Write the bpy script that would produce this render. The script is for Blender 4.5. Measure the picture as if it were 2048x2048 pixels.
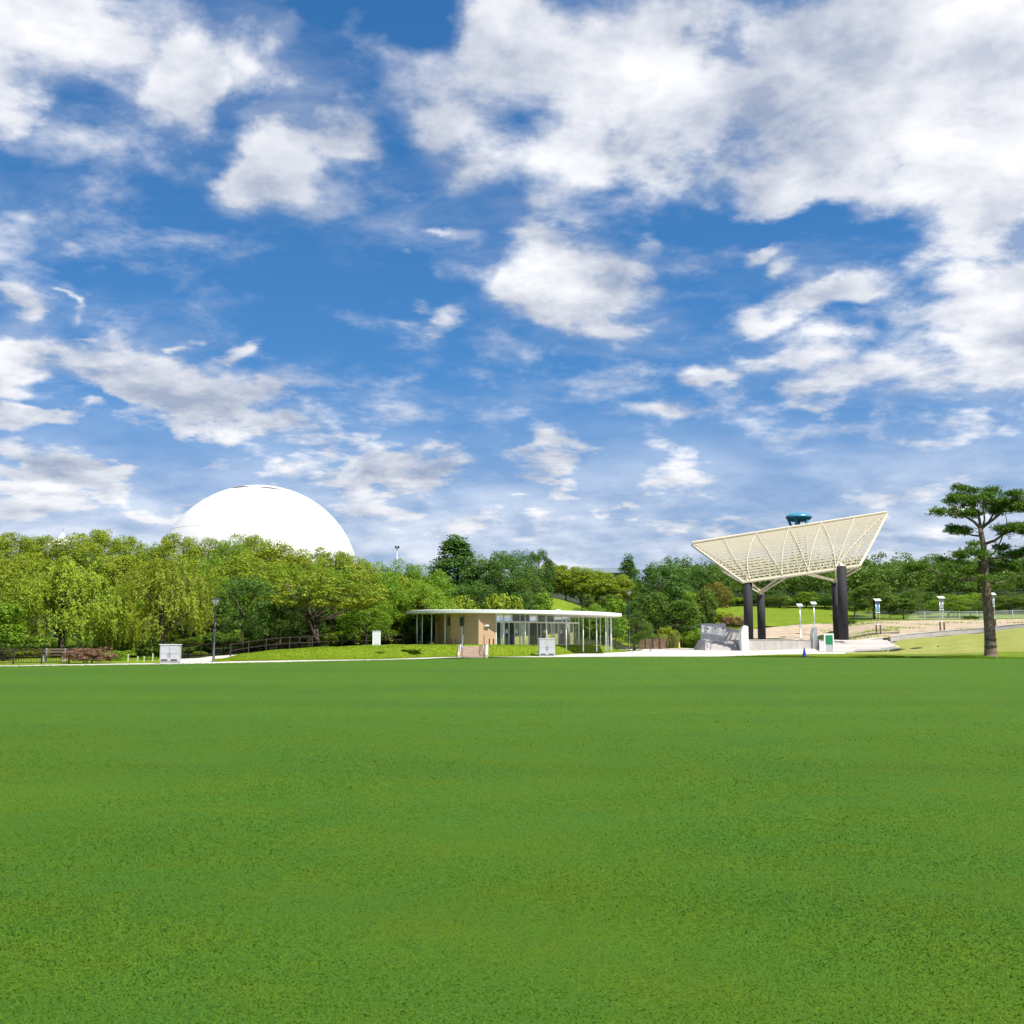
import bpy, bmesh, math, random
import numpy as np
from mathutils import Vector, Matrix

# ------------------------------------------------------------------ scene, camera, sky, sun
scene = bpy.context.scene
for o in list(bpy.data.objects):
    bpy.data.objects.remove(o, do_unlink=True)
C = scene.collection
scene.render.engine = 'CYCLES'
scene.render.resolution_x = scene.render.resolution_y = 1024
scene.cycles.use_denoising = True
scene.cycles.use_adaptive_sampling = True
scene.cycles.adaptive_threshold = 0.02
scene.cycles.adaptive_min_samples = 10
scene.cycles.max_bounces = 8
scene.cycles.transparent_max_bounces = 16
scene.view_settings.view_transform = 'Standard'
scene.view_settings.look = 'None'
scene.view_settings.gamma = 1.0
scene.view_settings.exposure = 0.8
scene.view_settings.use_curve_mapping = False

FPX = 2150.0                     # focal length in pixels of the 2048 px photograph
EYE = 1.6
HOR = 1275.0                     # row of the horizon
PITCH = math.atan((HOR - 1024.0) / FPX)
cam_d = bpy.data.cameras.new('camera')
cam_d.sensor_width = 36.0
cam_d.lens = 36.0 * FPX / 2048.0
cam_d.clip_start = 0.1
cam_d.clip_end = 6000.0
cam = bpy.data.objects.new('camera', cam_d)
C.objects.link(cam)
cam.location = (0, 0, EYE)
cam.rotation_euler = (math.pi / 2 + PITCH, 0, 0)
scene.camera = cam

def ray(u, v):
    a, b = (u - 1024.0) / FPX, (1024.0 - v) / FPX
    return Vector((a, math.cos(PITCH) - b * math.sin(PITCH), math.sin(PITCH) + b * math.cos(PITCH)))
def P(u, v, Y):                  # the point at distance Y ahead that is seen at (u, v)
    d = ray(u, v)
    return Vector((d.x * Y / d.y, Y, EYE + d.z * Y / d.y))
def XU(u, Y, v=HOR):
    d = ray(u, v); return d.x / d.y * Y
def ZV(v, Y):
    d = ray(1024, v); return EYE + d.z / d.y * Y
def TU(u):
    return XU(u, 1.0)

SUN_EL, SUN_AZ = 58.0, 135.0     # azimuth clockwise from the viewing direction (+Y): from the right, slightly behind
sun_d = bpy.data.lights.new('sun', 'SUN')
sun_d.energy = 4.6
sun_d.angle = math.radians(0.53)
sun_d.color = (1.0, 0.955, 0.88)
sun = bpy.data.objects.new('sun', sun_d)
C.objects.link(sun)
_to = Vector((math.sin(math.radians(SUN_AZ)) * math.cos(math.radians(SUN_EL)),
              math.cos(math.radians(SUN_AZ)) * math.cos(math.radians(SUN_EL)), math.sin(math.radians(SUN_EL))))
sun.rotation_euler = _to.to_track_quat('Z', 'Y').to_euler()
sun.location = _to * 300

world = bpy.data.worlds.new('World')
scene.world = world
world.use_nodes = True
NT = world.node_tree
NT.nodes.clear()
def wn(kind, **kw):
    n = NT.nodes.new(kind)
    for k, v in kw.items():
        setattr(n, k, v)
    return n
def wl(a, b):
    NT.links.new(a, b)
def wmath(op, a, b=None, c=None, clamp=False):
    n = wn('ShaderNodeMath', operation=op, use_clamp=clamp)
    for i, x in enumerate((a, b, c)):
        if x is None: continue
        if isinstance(x, (int, float)): n.inputs[i].default_value = x
        else: wl(x, n.inputs[i])
    return n.outputs[0]
def wvec(op, a, b=None, scale=None):
    n = wn('ShaderNodeVectorMath', operation=op)
    for i, x in enumerate((a, b)):
        if x is None: continue
        if isinstance(x, tuple): n.inputs[i].default_value = x
        else: wl(x, n.inputs[i])
    if scale is not None: n.inputs['Scale'].default_value = scale
    return n.outputs['Value'] if op in ('LENGTH', 'DOT_PRODUCT') else n.outputs[0]
def wcomb(x, y, z=0.0):
    n = wn('ShaderNodeCombineXYZ')
    for i, a in enumerate((x, y, z)):
        if isinstance(a, (int, float)): n.inputs[i].default_value = a
        else: wl(a, n.inputs[i])
    return n.outputs[0]
def wnoise(vec, scale, detail=6.0, rough=0.55, dist=0.0, col=False):
    n = wn('ShaderNodeTexNoise', noise_dimensions='3D')
    n.inputs['Scale'].default_value = scale
    n.inputs['Detail'].default_value = detail
    n.inputs['Roughness'].default_value = rough
    n.inputs['Distortion'].default_value = dist
    wl(vec, n.inputs['Vector'])
    return n.outputs['Color'] if col else n.outputs[0]
def wrange(x, a, b, c, d, smooth=True):
    n = wn('ShaderNodeMapRange', interpolation_type='SMOOTHSTEP' if smooth else 'LINEAR')
    n.clamp = True
    wl(x, n.inputs[0])
    for i, q in enumerate((a, b, c, d)): n.inputs[1 + i].default_value = q
    return n.outputs[0]
def wmix(f, a, b):
    n = wn('ShaderNodeMix', data_type='RGBA')
    for i, x in ((0, f), (6, a), (7, b)):
        if isinstance(x, tuple): n.inputs[i].default_value = x + (1.0,)
        elif isinstance(x, (int, float)): n.inputs[i].default_value = x
        else: wl(x, n.inputs[i])
    return n.outputs[2]

sky = wn('ShaderNodeTexSky', sky_type='NISHITA')
sky.sun_disc = False
sky.sun_elevation = math.radians(SUN_EL)
sky.sun_rotation = math.radians(SUN_AZ)
sky.altitude = 0.0
sky.air_density = 1.0
sky.dust_density = 0.0
sky.ozone_density = 3.2

tc = wn('ShaderNodeTexCoord')
D = wvec('NORMALIZE', tc.outputs['Generated'])
sep = wn('ShaderNodeSeparateXYZ'); wl(D, sep.inputs[0])
dx, dy, dz = sep.outputs
zc = wmath('MAXIMUM', dz, 0.0)
az = wmath('ARCTAN2', dx, dy)
el = wmath('ARCSINE', zc)
ae = wcomb(wmath('MULTIPLY', az, 57.29578), wmath('MULTIPLY', el, 57.29578))
den = wmath('ADD', zc, 0.24)
pl = wcomb(wmath('DIVIDE', dx, den), wmath('DIVIDE', dy, den))       # flat cloud deck seen in perspective
# the same deck moved a little towards the sun: its difference gives lit and shaded flanks
pl_s = wvec('ADD', pl, (0.045, -0.05, 0.0))
warp = wvec('MULTIPLY_ADD', wnoise(pl, 4.5, 5.0, 0.55, col=True), None)
wm = NT.nodes[-1]; wm.inputs[1].default_value = (9.0, 6.0, 0.0); wm.inputs[2].default_value = (-4.5, -3.0, 0.0)
aew = wvec('ADD', ae, warp)

def deg(u, v):
    d = ray(u, v).normalized()
    return math.degrees(math.atan2(d.x, d.y)), math.degrees(math.asin(d.z))
cover = None
def blob(u, v, ru, rv, rot, amp):
    a, e = deg(u, v)
    k = 57.3 / FPX * 0.97
    m = wn('ShaderNodeMapping', vector_type='TEXTURE')
    m.inputs['Location'].default_value = (a, e, 0)
    m.inputs['Rotation'].default_value = (0, 0, -math.radians(rot))
    m.inputs['Scale'].default_value = (max(ru * k, .2), max(rv * k, .2), 1)
    src = aew
    if cover is not None:        # chained, so that the banks are evaluated one after another
        q = wn('ShaderNodeVectorMath', operation='MULTIPLY_ADD')
        wl(cover, q.inputs[0]); q.inputs[1].default_value = (1e-9, 1e-9, 0); wl(aew, q.inputs[2])
        src = q.outputs[0]
    wl(src, m.inputs['Vector'])
    return wrange(wvec('LENGTH', m.outputs[0]), 0.0, 1.0, amp, 0.0)
# where the cloud banks of this sky stand: (column, row, half width, half height, tilt clockwise, amount)
BANKS = [
    (80, 40, 360, 170, 0, .9), (10, 190, 150, 170, 20, .75), (350, 150, 165, 180, 25, .9), (230, 60, 160, 110, 0, .5),
    (560, 40, 130, 90, -30, .45), (610, 180, 320, 130, 10, .46), (330, 60, 130, 110, 10, .35), (500, 110, 200, 100, 10, .5),
    (550, 325, 200, 150, -35, .95), (665, 280, 200, 100, -12, .9), (500, 400, 110, 80, 0, .75),
    (1010, 90, 260, 210, 0, .85), (1280, 150, 440, 270, 0, .95), (1650, 130, 560, 290, 0, 1.0), (1960, 160, 400, 360, 0, .95),
    (1450, 250, 260, 240, 0, 1.05), (1400, 90, 240, 160, 0, 1.0), (1250, 330, 420, 130, 5, .8), (1620, 350, 460, 125, 0, .9), (1990, 430, 210, 220, 0, .85), (2030, 610, 250, 270, 0, .85),
    (930, 320, 200, 130, 10, .7), (870, 230, 160, 130, 0, .65), (1060, 420, 170, 60, 0, .45), (1130, 400, 130, 60, 0, .3),
    (1130, 575, 270, 150, 10, .98), (1100, 490, 170, 80, 20, .7), (860, 625, 150, 55, -10, .62), (930, 465, 95, 32, 0, .7),
    (1210, 660, 200, 80, 15, .66), (1290, 500, 80, 40, 0, .35), (1480, 515, 110, 35, -15, .6),
    (1660, 595, 300, 65, -10, .76), (1520, 630, 180, 65, 0, .64), (1520, 550, 90, 50, 0, .55), (1430, 760, 120, 45, 0, .66),
    (1590, 710, 210, 75, -22, .68), (1690, 760, 300, 115, -15, .52), (1620, 800, 130, 50, -10, .6), (1490, 800, 120, 30, -10, .3),
    (1850, 640, 190, 120, 0, .58), (1910, 770, 330, 190, 0, .58), (1700, 660, 160, 60, -20, .45),
    (1290, 825, 210, 55, -5, .52), (1080, 915, 150, 60, 0, .6), (1330, 960, 230, 85, 0, .55), (1090, 965, 200, 38, 4, .68),
    (1230, 1018, 180, 28, 0, .75), (1010, 985, 130, 40, 0, .35), (1060, 810, 130, 30, -30, .22),
    (40, 690, 210, 120, 0, .95), (210, 745, 250, 115, 10, .92), (390, 800, 280, 120, 14, .92), (560, 865, 240, 85, 10, .78),
    (30, 640, 100, 80, 20, .75), (485, 725, 65, 80, 20, .72), (30, 825, 200, 80, -10, .85), (650, 850, 130, 45, 10, .4),
    (790, 920, 260, 80, 10, .85), (690, 950, 250, 95, 0, .8), (100, 960, 310, 70, 8, .95), (20, 1030, 460, 80, 0, .62),
    (360, 1020, 250, 80, 0, .5), (780, 1020, 280, 100, 0, .55), (980, 1060, 480, 70, 0, .55), (1450, 1060, 500, 70, 0, .55),
    (1900, 1010, 420, 120, 0, .5), (1900, 1090, 600, 80, 0, .55), (1420, 985, 230, 60, 0, .4),
    (170, 598, 45, 22, 0, .5), (338, 685, 50, 36, 0, .62), (185, 662, 60, 22, 0, .55), (220, 540, 40, 30, 0, .4), (135, 515, 60, 30, 0, .35),
    (40, 445, 80, 32, 0, .35), (260, 330, 80, 100, 10, .3), (160, 300, 90, 50, -20, .3), (830, 530, 42, 20, 0, .45), (870, 850, 80, 22, 0, .42),
    (1285, 575, 60, 30, 0, .4), (1345, 700, 80, 35, 0, .35), (1210, 690, 80, 30, 0, .3), (1760, 550, 90, 60, 0, .3),
]
HOLES = [(655, 10, 130, 60, 0, .5), (830, 30, 140, 90, 0, .42), (1480, 460, 360, 50, 0, .32), (1130, 370, 90, 30, 0, .15),
         (130, 795, 120, 30, 0, .35), (700, 560, 420, 110, 0, .3), (620, 690, 300, 90, 0, .25), (330, 890, 260, 50, 0, .25)]
cover = None
for b in BANKS:
    o = blob(*b)
    cover = o if cover is None else wmath('SMOOTH_MAX', cover, o, 0.30)
for b in HOLES:
    cover = wmath('SUBTRACT', cover, blob(*b))
# away from the view the sky goes on with the same broken cloud
off = wrange(wmath('ABSOLUTE', az), 0.50, 0.80, 0.0, 1.0)
off = wmath('MAXIMUM', off, wrange(el, 0.56, 0.72, 0.0, 1.0))
big = wrange(wnoise(pl, 0.9, 3.0, 0.5), 0.40, 0.62, 0.05, 0.75)
cover = wmath('ADD', wmath('MULTIPLY', cover, wmath('SUBTRACT', 1.0, off)), wmath('MULTIPLY', big, off))

cover = wmath('SMOOTH_MIN', cover, 0.86, 0.2)
def density(vec):
    f = wnoise(vec, 5.6, 9.0, 0.60, 0.12)
    return f
f0, f1 = density(pl), density(pl_s)
def dens(f):
    return wmath('ADD', wmath('SUBTRACT', cover, 0.04), wmath('MULTIPLY', wmath('MULTIPLY_ADD', f, 2.8, -1.36), wmath('MULTIPLY_ADD', cover, 0.75, 0.26)))
d0, d1 = dens(f0), dens(f1)
soft0 = wnoise(pl, 2.3, 5.0, 0.55)
alpha = wrange(d0, 0.12, 0.66, 0.0, 1.0)
wisp = wmath('MULTIPLY', wrange(wmath('ADD', cover, wmath('MULTIPLY_ADD', wnoise(wvec('MULTIPLY', pl, (1.0, 1.7, 1.0)), 2.6, 9.0, 0.64, 0.35), 1.3, -0.65)), 0.14, 0.75, 0.0, 1.0), 0.42)
alpha = wmath('MAXIMUM', alpha, wisp)
alpha = wmath('MAXIMUM', alpha, wmath('MULTIPLY', wrange(el, 0.05, 0.25, 0.82, 0.0), wrange(soft0, 0.28, 0.62, 0.74, 1.0)))   # thin low haze cloud near the horizon
# light and shade inside the cloud
relief = wrange(wmath('SUBTRACT', d0, d1), -0.28, 0.30, 0.0, 1.0, False)
soft = soft0
thick = wrange(d0, 0.45, 1.25, 0.0, 1.0)
lum = wmath('ADD', wmath('MULTIPLY', relief, 0.55), wmath('MULTIPLY', wrange(soft, 0.36, 0.64, 0.0, 1.0), 0.62))
lum = wmath('ADD', lum, wmath('MULTIPLY_ADD', wnoise(pl_s, 6.0, 4.0, 0.5), 0.75, -0.40))
lum = wmath('SUBTRACT', lum, wmath('MULTIPLY', thick, 0.14))
lum = wmath('SUBTRACT', lum, wrange(el, 0.0, 0.16, 0.12, 0.0), clamp=True)
ccol = wmix(lum, (0.215, 0.255, 0.34), (0.575, 0.58, 0.60))

bg1 = wn('ShaderNodeBackground'); bg2 = wn('ShaderNodeBackground')
tint = wn('ShaderNodeHueSaturation'); tint.inputs['Saturation'].default_value = 1.3; tint.inputs['Value'].default_value = 1.0
wl(wvec('NORMALIZE', wcomb(dx, dy, wmath('MULTIPLY_ADD', zc, 0.80, 0.16))), sky.inputs[0])   # clear dry air: a deep blue far down
wl(sky.outputs[0], tint.inputs['Color'])
wl(tint.outputs[0], bg1.inputs['Color']); bg1.inputs['Strength'].default_value = 0.086
wl(ccol, bg2.inputs['Color']); bg2.inputs['Strength'].default_value = 1.0
mixs = wn('ShaderNodeMixShader')
wl(alpha, mixs.inputs[0]); wl(bg1.outputs[0], mixs.inputs[1]); wl(bg2.outputs[0], mixs.inputs[2])
wout = wn('ShaderNodeOutputWorld')
wl(mixs.outputs[0], wout.inputs['Surface'])
world.cycles.sampling_method = 'MANUAL'
world.cycles.sample_map_resolution = 512

# ------------------------------------------------------------------ helpers
rng = np.random.default_rng(7)
random.seed(7)
MATS = {}
def mat(name, col, rough=0.6, var=0.0, scale=4.0, metal=0.0, bump=0.0, bscale=30.0, spec=0.5, col2=None, detail=5.0):
    if name in MATS: return MATS[name]
    m = bpy.data.materials.new(name); m.use_nodes = True
    nt = m.node_tree; b = nt.nodes['Principled BSDF']
    b.inputs['Roughness'].default_value = rough
    b.inputs['Metallic'].default_value = metal
    b.inputs['Specular IOR Level'].default_value = spec
    b.inputs['Base Color'].default_value = (*col, 1)
    geo = nt.nodes.new('ShaderNodeNewGeometry')
    if var > 0 or col2 is not None:
        n = nt.nodes.new('ShaderNodeTexNoise'); n.inputs['Scale'].default_value = scale; n.inputs['Detail'].default_value = detail
        nt.links.new(geo.outputs['Position'], n.inputs['Vector'])
        r = nt.nodes.new('ShaderNodeMapRange'); r.inputs[1].default_value = 0.3; r.inputs[2].default_value = 0.7
        nt.links.new(n.outputs[0], r.inputs[0])
        mx = nt.nodes.new('ShaderNodeMix'); mx.data_type = 'RGBA'
        a = col; c = col2 if col2 is not None else tuple(min(1, x * (1 + var)) for x in col)
        if col2 is None: a = tuple(x * (1 - var) for x in col)
        mx.inputs[6].default_value = (*a, 1); mx.inputs[7].default_value = (*c, 1)
        nt.links.new(r.outputs[0], mx.inputs[0]); nt.links.new(mx.outputs[2], b.inputs['Base Color'])
    if bump > 0:
        n2 = nt.nodes.new('ShaderNodeTexNoise'); n2.inputs['Scale'].default_value = bscale; n2.inputs['Detail'].default_value = 6
        nt.links.new(geo.outputs['Position'], n2.inputs['Vector'])
        bm_ = nt.nodes.new('ShaderNodeBump'); bm_.inputs['Strength'].default_value = bump; bm_.inputs['Distance'].default_value = 0.05
        nt.links.new(n2.outputs[0], bm_.inputs['Height']); nt.links.new(bm_.outputs[0], b.inputs['Normal'])
    MATS[name] = m
    return m

def tag(o, label=None, cat=None, group=None, kind=None):
    if label: o['label'] = label
    if cat: o['category'] = cat
    if group: o['group'] = group
    if kind: o['kind'] = kind
    return o
def empty(name, loc, label, cat, group=None, rz=0.0):
    o = bpy.data.objects.new(name, None); C.objects.link(o)
    o.location = loc; o.rotation_euler = (0, 0, rz); o.empty_display_size = 0.3
    return tag(o, label, cat, group)
def link(name, me, parent=None):
    o = bpy.data.objects.new(name, me); C.objects.link(o)
    if parent is not None: o.parent = parent
    return o

class MB:
    def __init__(s): s.v = []; s.f = []
    def add(s, vs, fs):
        k = len(s.v); s.v += [tuple(q) for q in vs]; s.f += [tuple(i + k for i in f) for f in fs]; return s
    def box(s, x0, x1, y0, y1, z0, z1):
        return s.add([(x0, y0, z0), (x1, y0, z0), (x1, y1, z0), (x0, y1, z0), (x0, y0, z1), (x1, y0, z1), (x1, y1, z1), (x0, y1, z1)],
                     [(0, 3, 2, 1), (4, 5, 6, 7), (0, 1, 5, 4), (1, 2, 6, 5), (2, 3, 7, 6), (3, 0, 4, 7)])
    def cbox(s, cx, cy, cz, sx, sy, sz):
        return s.box(cx - sx / 2, cx + sx / 2, cy - sy / 2, cy + sy / 2, cz - sz / 2, cz + sz / 2)
    def bar(s, a, b, w, h, up=(0, 0, 1)):
        a, b = Vector(a), Vector(b); d = (b - a).normalized(); up = Vector(up)
        if abs(d.dot(up)) > .98: up = Vector((0, 1, 0))
        r = d.cross(up).normalized() * w / 2; q = r.cross(d).normalized() * h / 2
        vs = [p + i * r + j * q for p in (a, b) for i, j in ((-1, -1), (1, -1), (1, 1), (-1, 1))]
        return s.add(vs, [(0, 1, 2, 3), (7, 6, 5, 4), (0, 4, 5, 1), (1, 5, 6, 2), (2, 6, 7, 3), (3, 7, 4, 0)])
    def tube(s, pts, rad, n=8, cap=True):
        pts = [Vector([float(c) for c in p]) for p in pts]
        rad = [float(q) for q in rad] if isinstance(rad, (list, tuple)) else [float(rad)] * len(pts)
        k = len(s.v); ref = Vector((0.3, 0.9, 0.2))
        for i, p in enumerate(pts):
            d = (pts[min(i + 1, len(pts) - 1)] - pts[max(i - 1, 0)]).normalized()
            rr = ref if abs(d.dot(ref)) < .9 else Vector((1, 0, 0))
            a = d.cross(rr).normalized(); b = d.cross(a).normalized()
            for j in range(n):
                t = 2 * math.pi * j / n
                s.v.append(tuple(p + rad[i] * (math.cos(t) * a + math.sin(t) * b)))
        for i in range(len(pts) - 1):
            for j in range(n):
                s.f.append((k + i * n + j, k + i * n + (j + 1) % n, k + (i + 1) * n + (j + 1) % n, k + (i + 1) * n + j))
        if cap:
            s.f.append(tuple(k + j for j in range(n))[::-1]); s.f.append(tuple(k + (len(pts) - 1) * n + j for j in range(n)))
        return s
    def lathe(s, prof, n=24, cx=0, cy=0):
        k = len(s.v)
        for r, z in prof:
            for j in range(n):
                t = 2 * math.pi * j / n
                s.v.append((cx + r * math.cos(t), cy + r * math.sin(t), z))
        for i in range(len(prof) - 1):
            for j in range(n):
                s.f.append((k + i * n + j, k + i * n + (j + 1) % n, k + (i + 1) * n + (j + 1) % n, k + (i + 1) * n + j))
        s.f.append(tuple(k + j for j in range(n))[::-1]); s.f.append(tuple(k + (len(prof) - 1) * n + j for j in range(n)))
        return s
    def prism(s, poly, z0, z1):
        n = len(poly)
        vs = [(x, y, z0) for x, y in poly] + [(x, y, z1) for x, y in poly]
        return s.add(vs, [tuple(range(n))[::-1], tuple(range(n, 2 * n))] + [(i, (i + 1) % n, n + (i + 1) % n, n + i) for i in range(n)])
    def front(s, poly, y0, y1):          # an outline in x,z pushed back from y0 to y1
        n = len(poly)
        vs = [(x, y0, z) for x, z in poly] + [(x, y1, z) for x, z in poly]
        return s.add(vs, [tuple(range(n)), tuple(range(n, 2 * n))[::-1]] + [(i, n + i, n + (i + 1) % n, (i + 1) % n) for i in range(n)])
    def mesh(s, name, m, smooth=False):
        me = bpy.data.meshes.new(name); me.from_pydata(s.v, [], s.f); me.materials.append(m)
        if smooth: me.polygons.foreach_set('use_smooth', [True] * len(me.polygons))
        bm = bmesh.new(); bm.from_mesh(me); bmesh.ops.recalc_face_normals(bm, faces=bm.faces); bm.to_mesh(me); bm.free()
        return me
    def build(s, name, m, parent=None, smooth=False, bevel=0.0):
        o = link(name, s.mesh(name, m, smooth), parent)
        if bevel > 0:
            b = o.modifiers.new('bevel', 'BEVEL'); b.width = bevel; b.segments = 2; b.limit_method = 'ANGLE'
        return o
def copy_tree(o, parent=None):
    c = o.copy(); C.objects.link(c); c.parent = parent
    for ch in o.children: copy_tree(ch, c)
    return c

# ------------------------------------------------------------------ the lie of the land
PROF = [   # azimuth tangent, [(distance, height)...]
    (-0.95, [(30, 0), (60, .2), (85, 1.2), (115, 4.5), (150, 8), (300, 14)]),
    (-0.48, [(55, 0), (70, 0), (85, .4), (110, 3.5), (150, 8), (300, 14)]),
    (-0.28, [(65, 0), (84, 0), (92, .35), (110, 2.5), (150, 8), (300, 14)]),
    (-0.10, [(80, 0), (104, .7), (125, 1.6), (160, 6), (300, 12)]),
    (0.03, [(88, 0), (112, .4), (130, 1.2), (175, 8), (300, 13)]),
    (0.12, [(90, 0), (156, 0), (168, 1.2), (200, 6.2), (300, 12)]),
    (0.22, [(90, 0), (150, 0), (158, .9), (172, 3.7), (205, 7.3), (300, 14)]),
    (0.28, [(90, 0), (124, 0), (156, 1.1), (172, 3.9), (205, 7.3), (300, 14)]),
    (0.348, [(90, 0), (122, -.04), (131, .85), (140, 2.0), (165, 4.0), (177, 4.6), (210, 7.5), (300, 15)]),
    (0.368, [(90, 0), (114, .05), (122, .25), (131, 1.2), (140, 2.1), (165, 4.05), (177, 4.6), (210, 7.5), (300, 15)]),
    (0.39, [(89, 0), (114, .22), (122, .50), (131, 1.40), (140, 2.25), (165, 4.1), (177, 4.65), (210, 7.6), (300, 15)]),
    (0.42, [(88, 0), (114, .65), (122, 1.05), (131, 1.75), (140, 2.5), (165, 4.2), (177, 4.7), (210, 7.7), (300, 15)]),
    (0.48, [(86, 0), (100, .8), (130, 2.6), (165, 4.4), (177, 4.9), (210, 8), (300, 15)]),
    (0.95, [(80, 0), (100, 1.2), (130, 3.4), (165, 5), (210, 9), (300, 15)]),
]
for p_ in PROF: p_[1].append((430, p_[1][-1][1] + 10))
_pt = np.array([p[0] for p in PROF])
def hgt(x, y):
    x = np.atleast_1d(np.asarray(x, float)); y = np.atleast_1d(np.asarray(y, float))
    x, y = np.broadcast_arrays(x, y)
    t = np.clip(x / np.maximum(y, 25.0), -0.95, 0.95)
    allz = np.stack([np.interp(y, [q[0] for q in p[1]], [q[1] for q in p[1]]) for p in PROF])
    i = np.clip(np.searchsorted(_pt, t) - 1, 0, len(PROF) - 2)
    f = (t - _pt[i]) / (_pt[i + 1] - _pt[i]); f = f * f * (3 - 2 * f)
    take = lambda k: np.take_along_axis(allz.reshape(len(PROF), -1), k.reshape(1, -1), 0).reshape(t.shape)
    return take(i) * (1 - f) + take(i + 1) * f
def H(x, y): return float(hgt(x, y)[0])
EDGE_UV = [(0, 1333.5), (340, 1329), (550, 1325), (740, 1321), (920, 1316.6), (1100, 1314), (1300, 1313), (1500, 1313), (1700, 1314.5), (1880, 1316), (2048, 1316)]
EDGE = []
for u, v in EDGE_UV:
    d = ray(u, v); k = -EYE / d.z
    EDGE.append((d.x * k, d.y * k))
EDGE = [(-150, 20)] + EDGE + [(150, 78)]
def y_edge(x): return float(np.interp(x, [e[0] for e in EDGE], [e[1] for e in EDGE]))
def ground_pt(u, v, z=0.0):
    d = ray(u, v); k = (z - EYE) / d.z
    return Vector((d.x * k, d.y * k, z))

def grid_mesh(name, xs_fn, nu, nv, m, name_obj=None, smooth=True):
    """xs_fn(a, b) -> x, y, z for a, b in 0..1 arrays"""
    a, b = np.meshgrid(np.linspace(0, 1, nu), np.linspace(0, 1, nv), indexing='ij')
    x, y, z = xs_fn(a, b)
    co = np.stack([x, y, z], -1).reshape(-1, 3)
    i = np.arange(nu - 1)[:, None] * nv + np.arange(nv - 1)[None, :]
    f = np.stack([i, i + nv, i + nv + 1, i + 1], -1).reshape(-1, 4)
    me = bpy.data.meshes.new(name)
    me.vertices.add(len(co)); me.vertices.foreach_set('co', co.ravel())
    me.loops.add(f.size); me.loops.foreach_set('vertex_index', f.ravel().astype(np.int32))
    me.polygons.add(len(f)); me.polygons.foreach_set('loop_start', np.arange(0, f.size, 4, dtype=np.int32))
    me.polygons.foreach_set('loop_total', np.full(len(f), 4, np.int32))
    me.materials.append(m); me.update(calc_edges=True)
    if smooth: me.polygons.foreach_set('use_smooth', np.ones(len(f), bool))
    return link(name_obj or name, me)
def sheet(name, u0, u1, ylo, yhi, off, m, nu=60, nv=24, wob=0.0, seed=0):
    """a ground sheet lying on the land between two columns and two distance tables {column: distance}"""
    ku, kl = sorted(ylo), [ylo[k] for k in sorted(ylo)]
    hu, hl = sorted(yhi), [yhi[k] for k in sorted(yhi)]
    r = np.random.default_rng(seed)
    ph = r.uniform(0, 6.28, 6); fr = r.uniform(6, 60, 6)
    def fn(a, b):
        u = u0 + (u1 - u0) * a
        t = (u - 1024.0) / (FPX * 1.0068)
        w = sum(np.sin(fr[k] * a + ph[k]) for k in range(6)) * wob / 2.5
        y = (np.interp(u, ku, kl) + w) * (1 - b) + (np.interp(u, hu, hl) + w) * b
        x = t * y
        return x, y, hgt(x, y) + off
    return grid_mesh(name, fn, nu, nv, m)

def grass_mat(name, c1, c2, c3, s1=0.25, s2=2.5, bump=0.6, fine=60.0, dark=0.45, band=0.0):
    m = bpy.data.materials.new(name); m.use_nodes = True; nt = m.node_tree; b = nt.nodes['Principled BSDF']
    b.inputs['Roughness'].default_value = 0.9; b.inputs['Specular IOR Level'].default_value = 0.15
    g = nt.nodes.new('ShaderNodeNewGeometry')
    def noise(s, d, r=0.55):
        n = nt.nodes.new('ShaderNodeTexNoise'); n.inputs['Scale'].default_value = s; n.inputs['Detail'].default_value = d; n.inputs['Roughness'].default_value = r
        nt.links.new(g.outputs['Position'], n.inputs['Vector']); return n.outputs[0]
    def rng_(x, a, b_):
        r = nt.nodes.new('ShaderNodeMapRange'); r.inputs[1].default_value = a; r.inputs[2].default_value = b_; nt.links.new(x, r.inputs[0]); return r.outputs[0]
    def mx(f, a, b_, typ='MIX'):
        q = nt.nodes.new('ShaderNodeMix'); q.data_type = 'RGBA'; q.blend_type = typ
        for i, z in ((0, f), (6, a), (7, b_)):
            if isinstance(z, tuple): q.inputs[i].default_value = (*z, 1)
            elif isinstance(z, float): q.inputs[i].default_value = z
            else: nt.links.new(z, q.inputs[i])
        return q.outputs[2]
    c = mx(rng_(noise(s1, 4), .35, .65), c1, c2)
    c = mx(rng_(noise(s2, 5, .65), .45, .72), c, c3)
    if band:                     # broad streaks of darker tone stretched across the field
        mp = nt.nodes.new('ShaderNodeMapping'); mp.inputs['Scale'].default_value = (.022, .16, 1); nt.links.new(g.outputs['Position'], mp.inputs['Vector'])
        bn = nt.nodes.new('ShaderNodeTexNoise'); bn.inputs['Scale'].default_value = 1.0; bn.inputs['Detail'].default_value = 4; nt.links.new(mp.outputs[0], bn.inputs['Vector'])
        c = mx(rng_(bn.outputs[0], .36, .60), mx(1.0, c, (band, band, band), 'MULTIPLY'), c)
    ff = rng_(noise(fine, 4, .7), .36, .62)
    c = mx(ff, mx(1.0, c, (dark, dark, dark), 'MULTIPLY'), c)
    nt.links.new(c, b.inputs['Base Color'])
    bp = nt.nodes.new('ShaderNodeBump'); bp.inputs['Strength'].default_value = bump; bp.inputs['Distance'].default_value = 0.06
    nt.links.new(noise(fine * .6, 5, .7), bp.inputs['Height']); nt.links.new(bp.outputs[0], b.inputs['Normal'])
    MATS[name] = m
    return m

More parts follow.
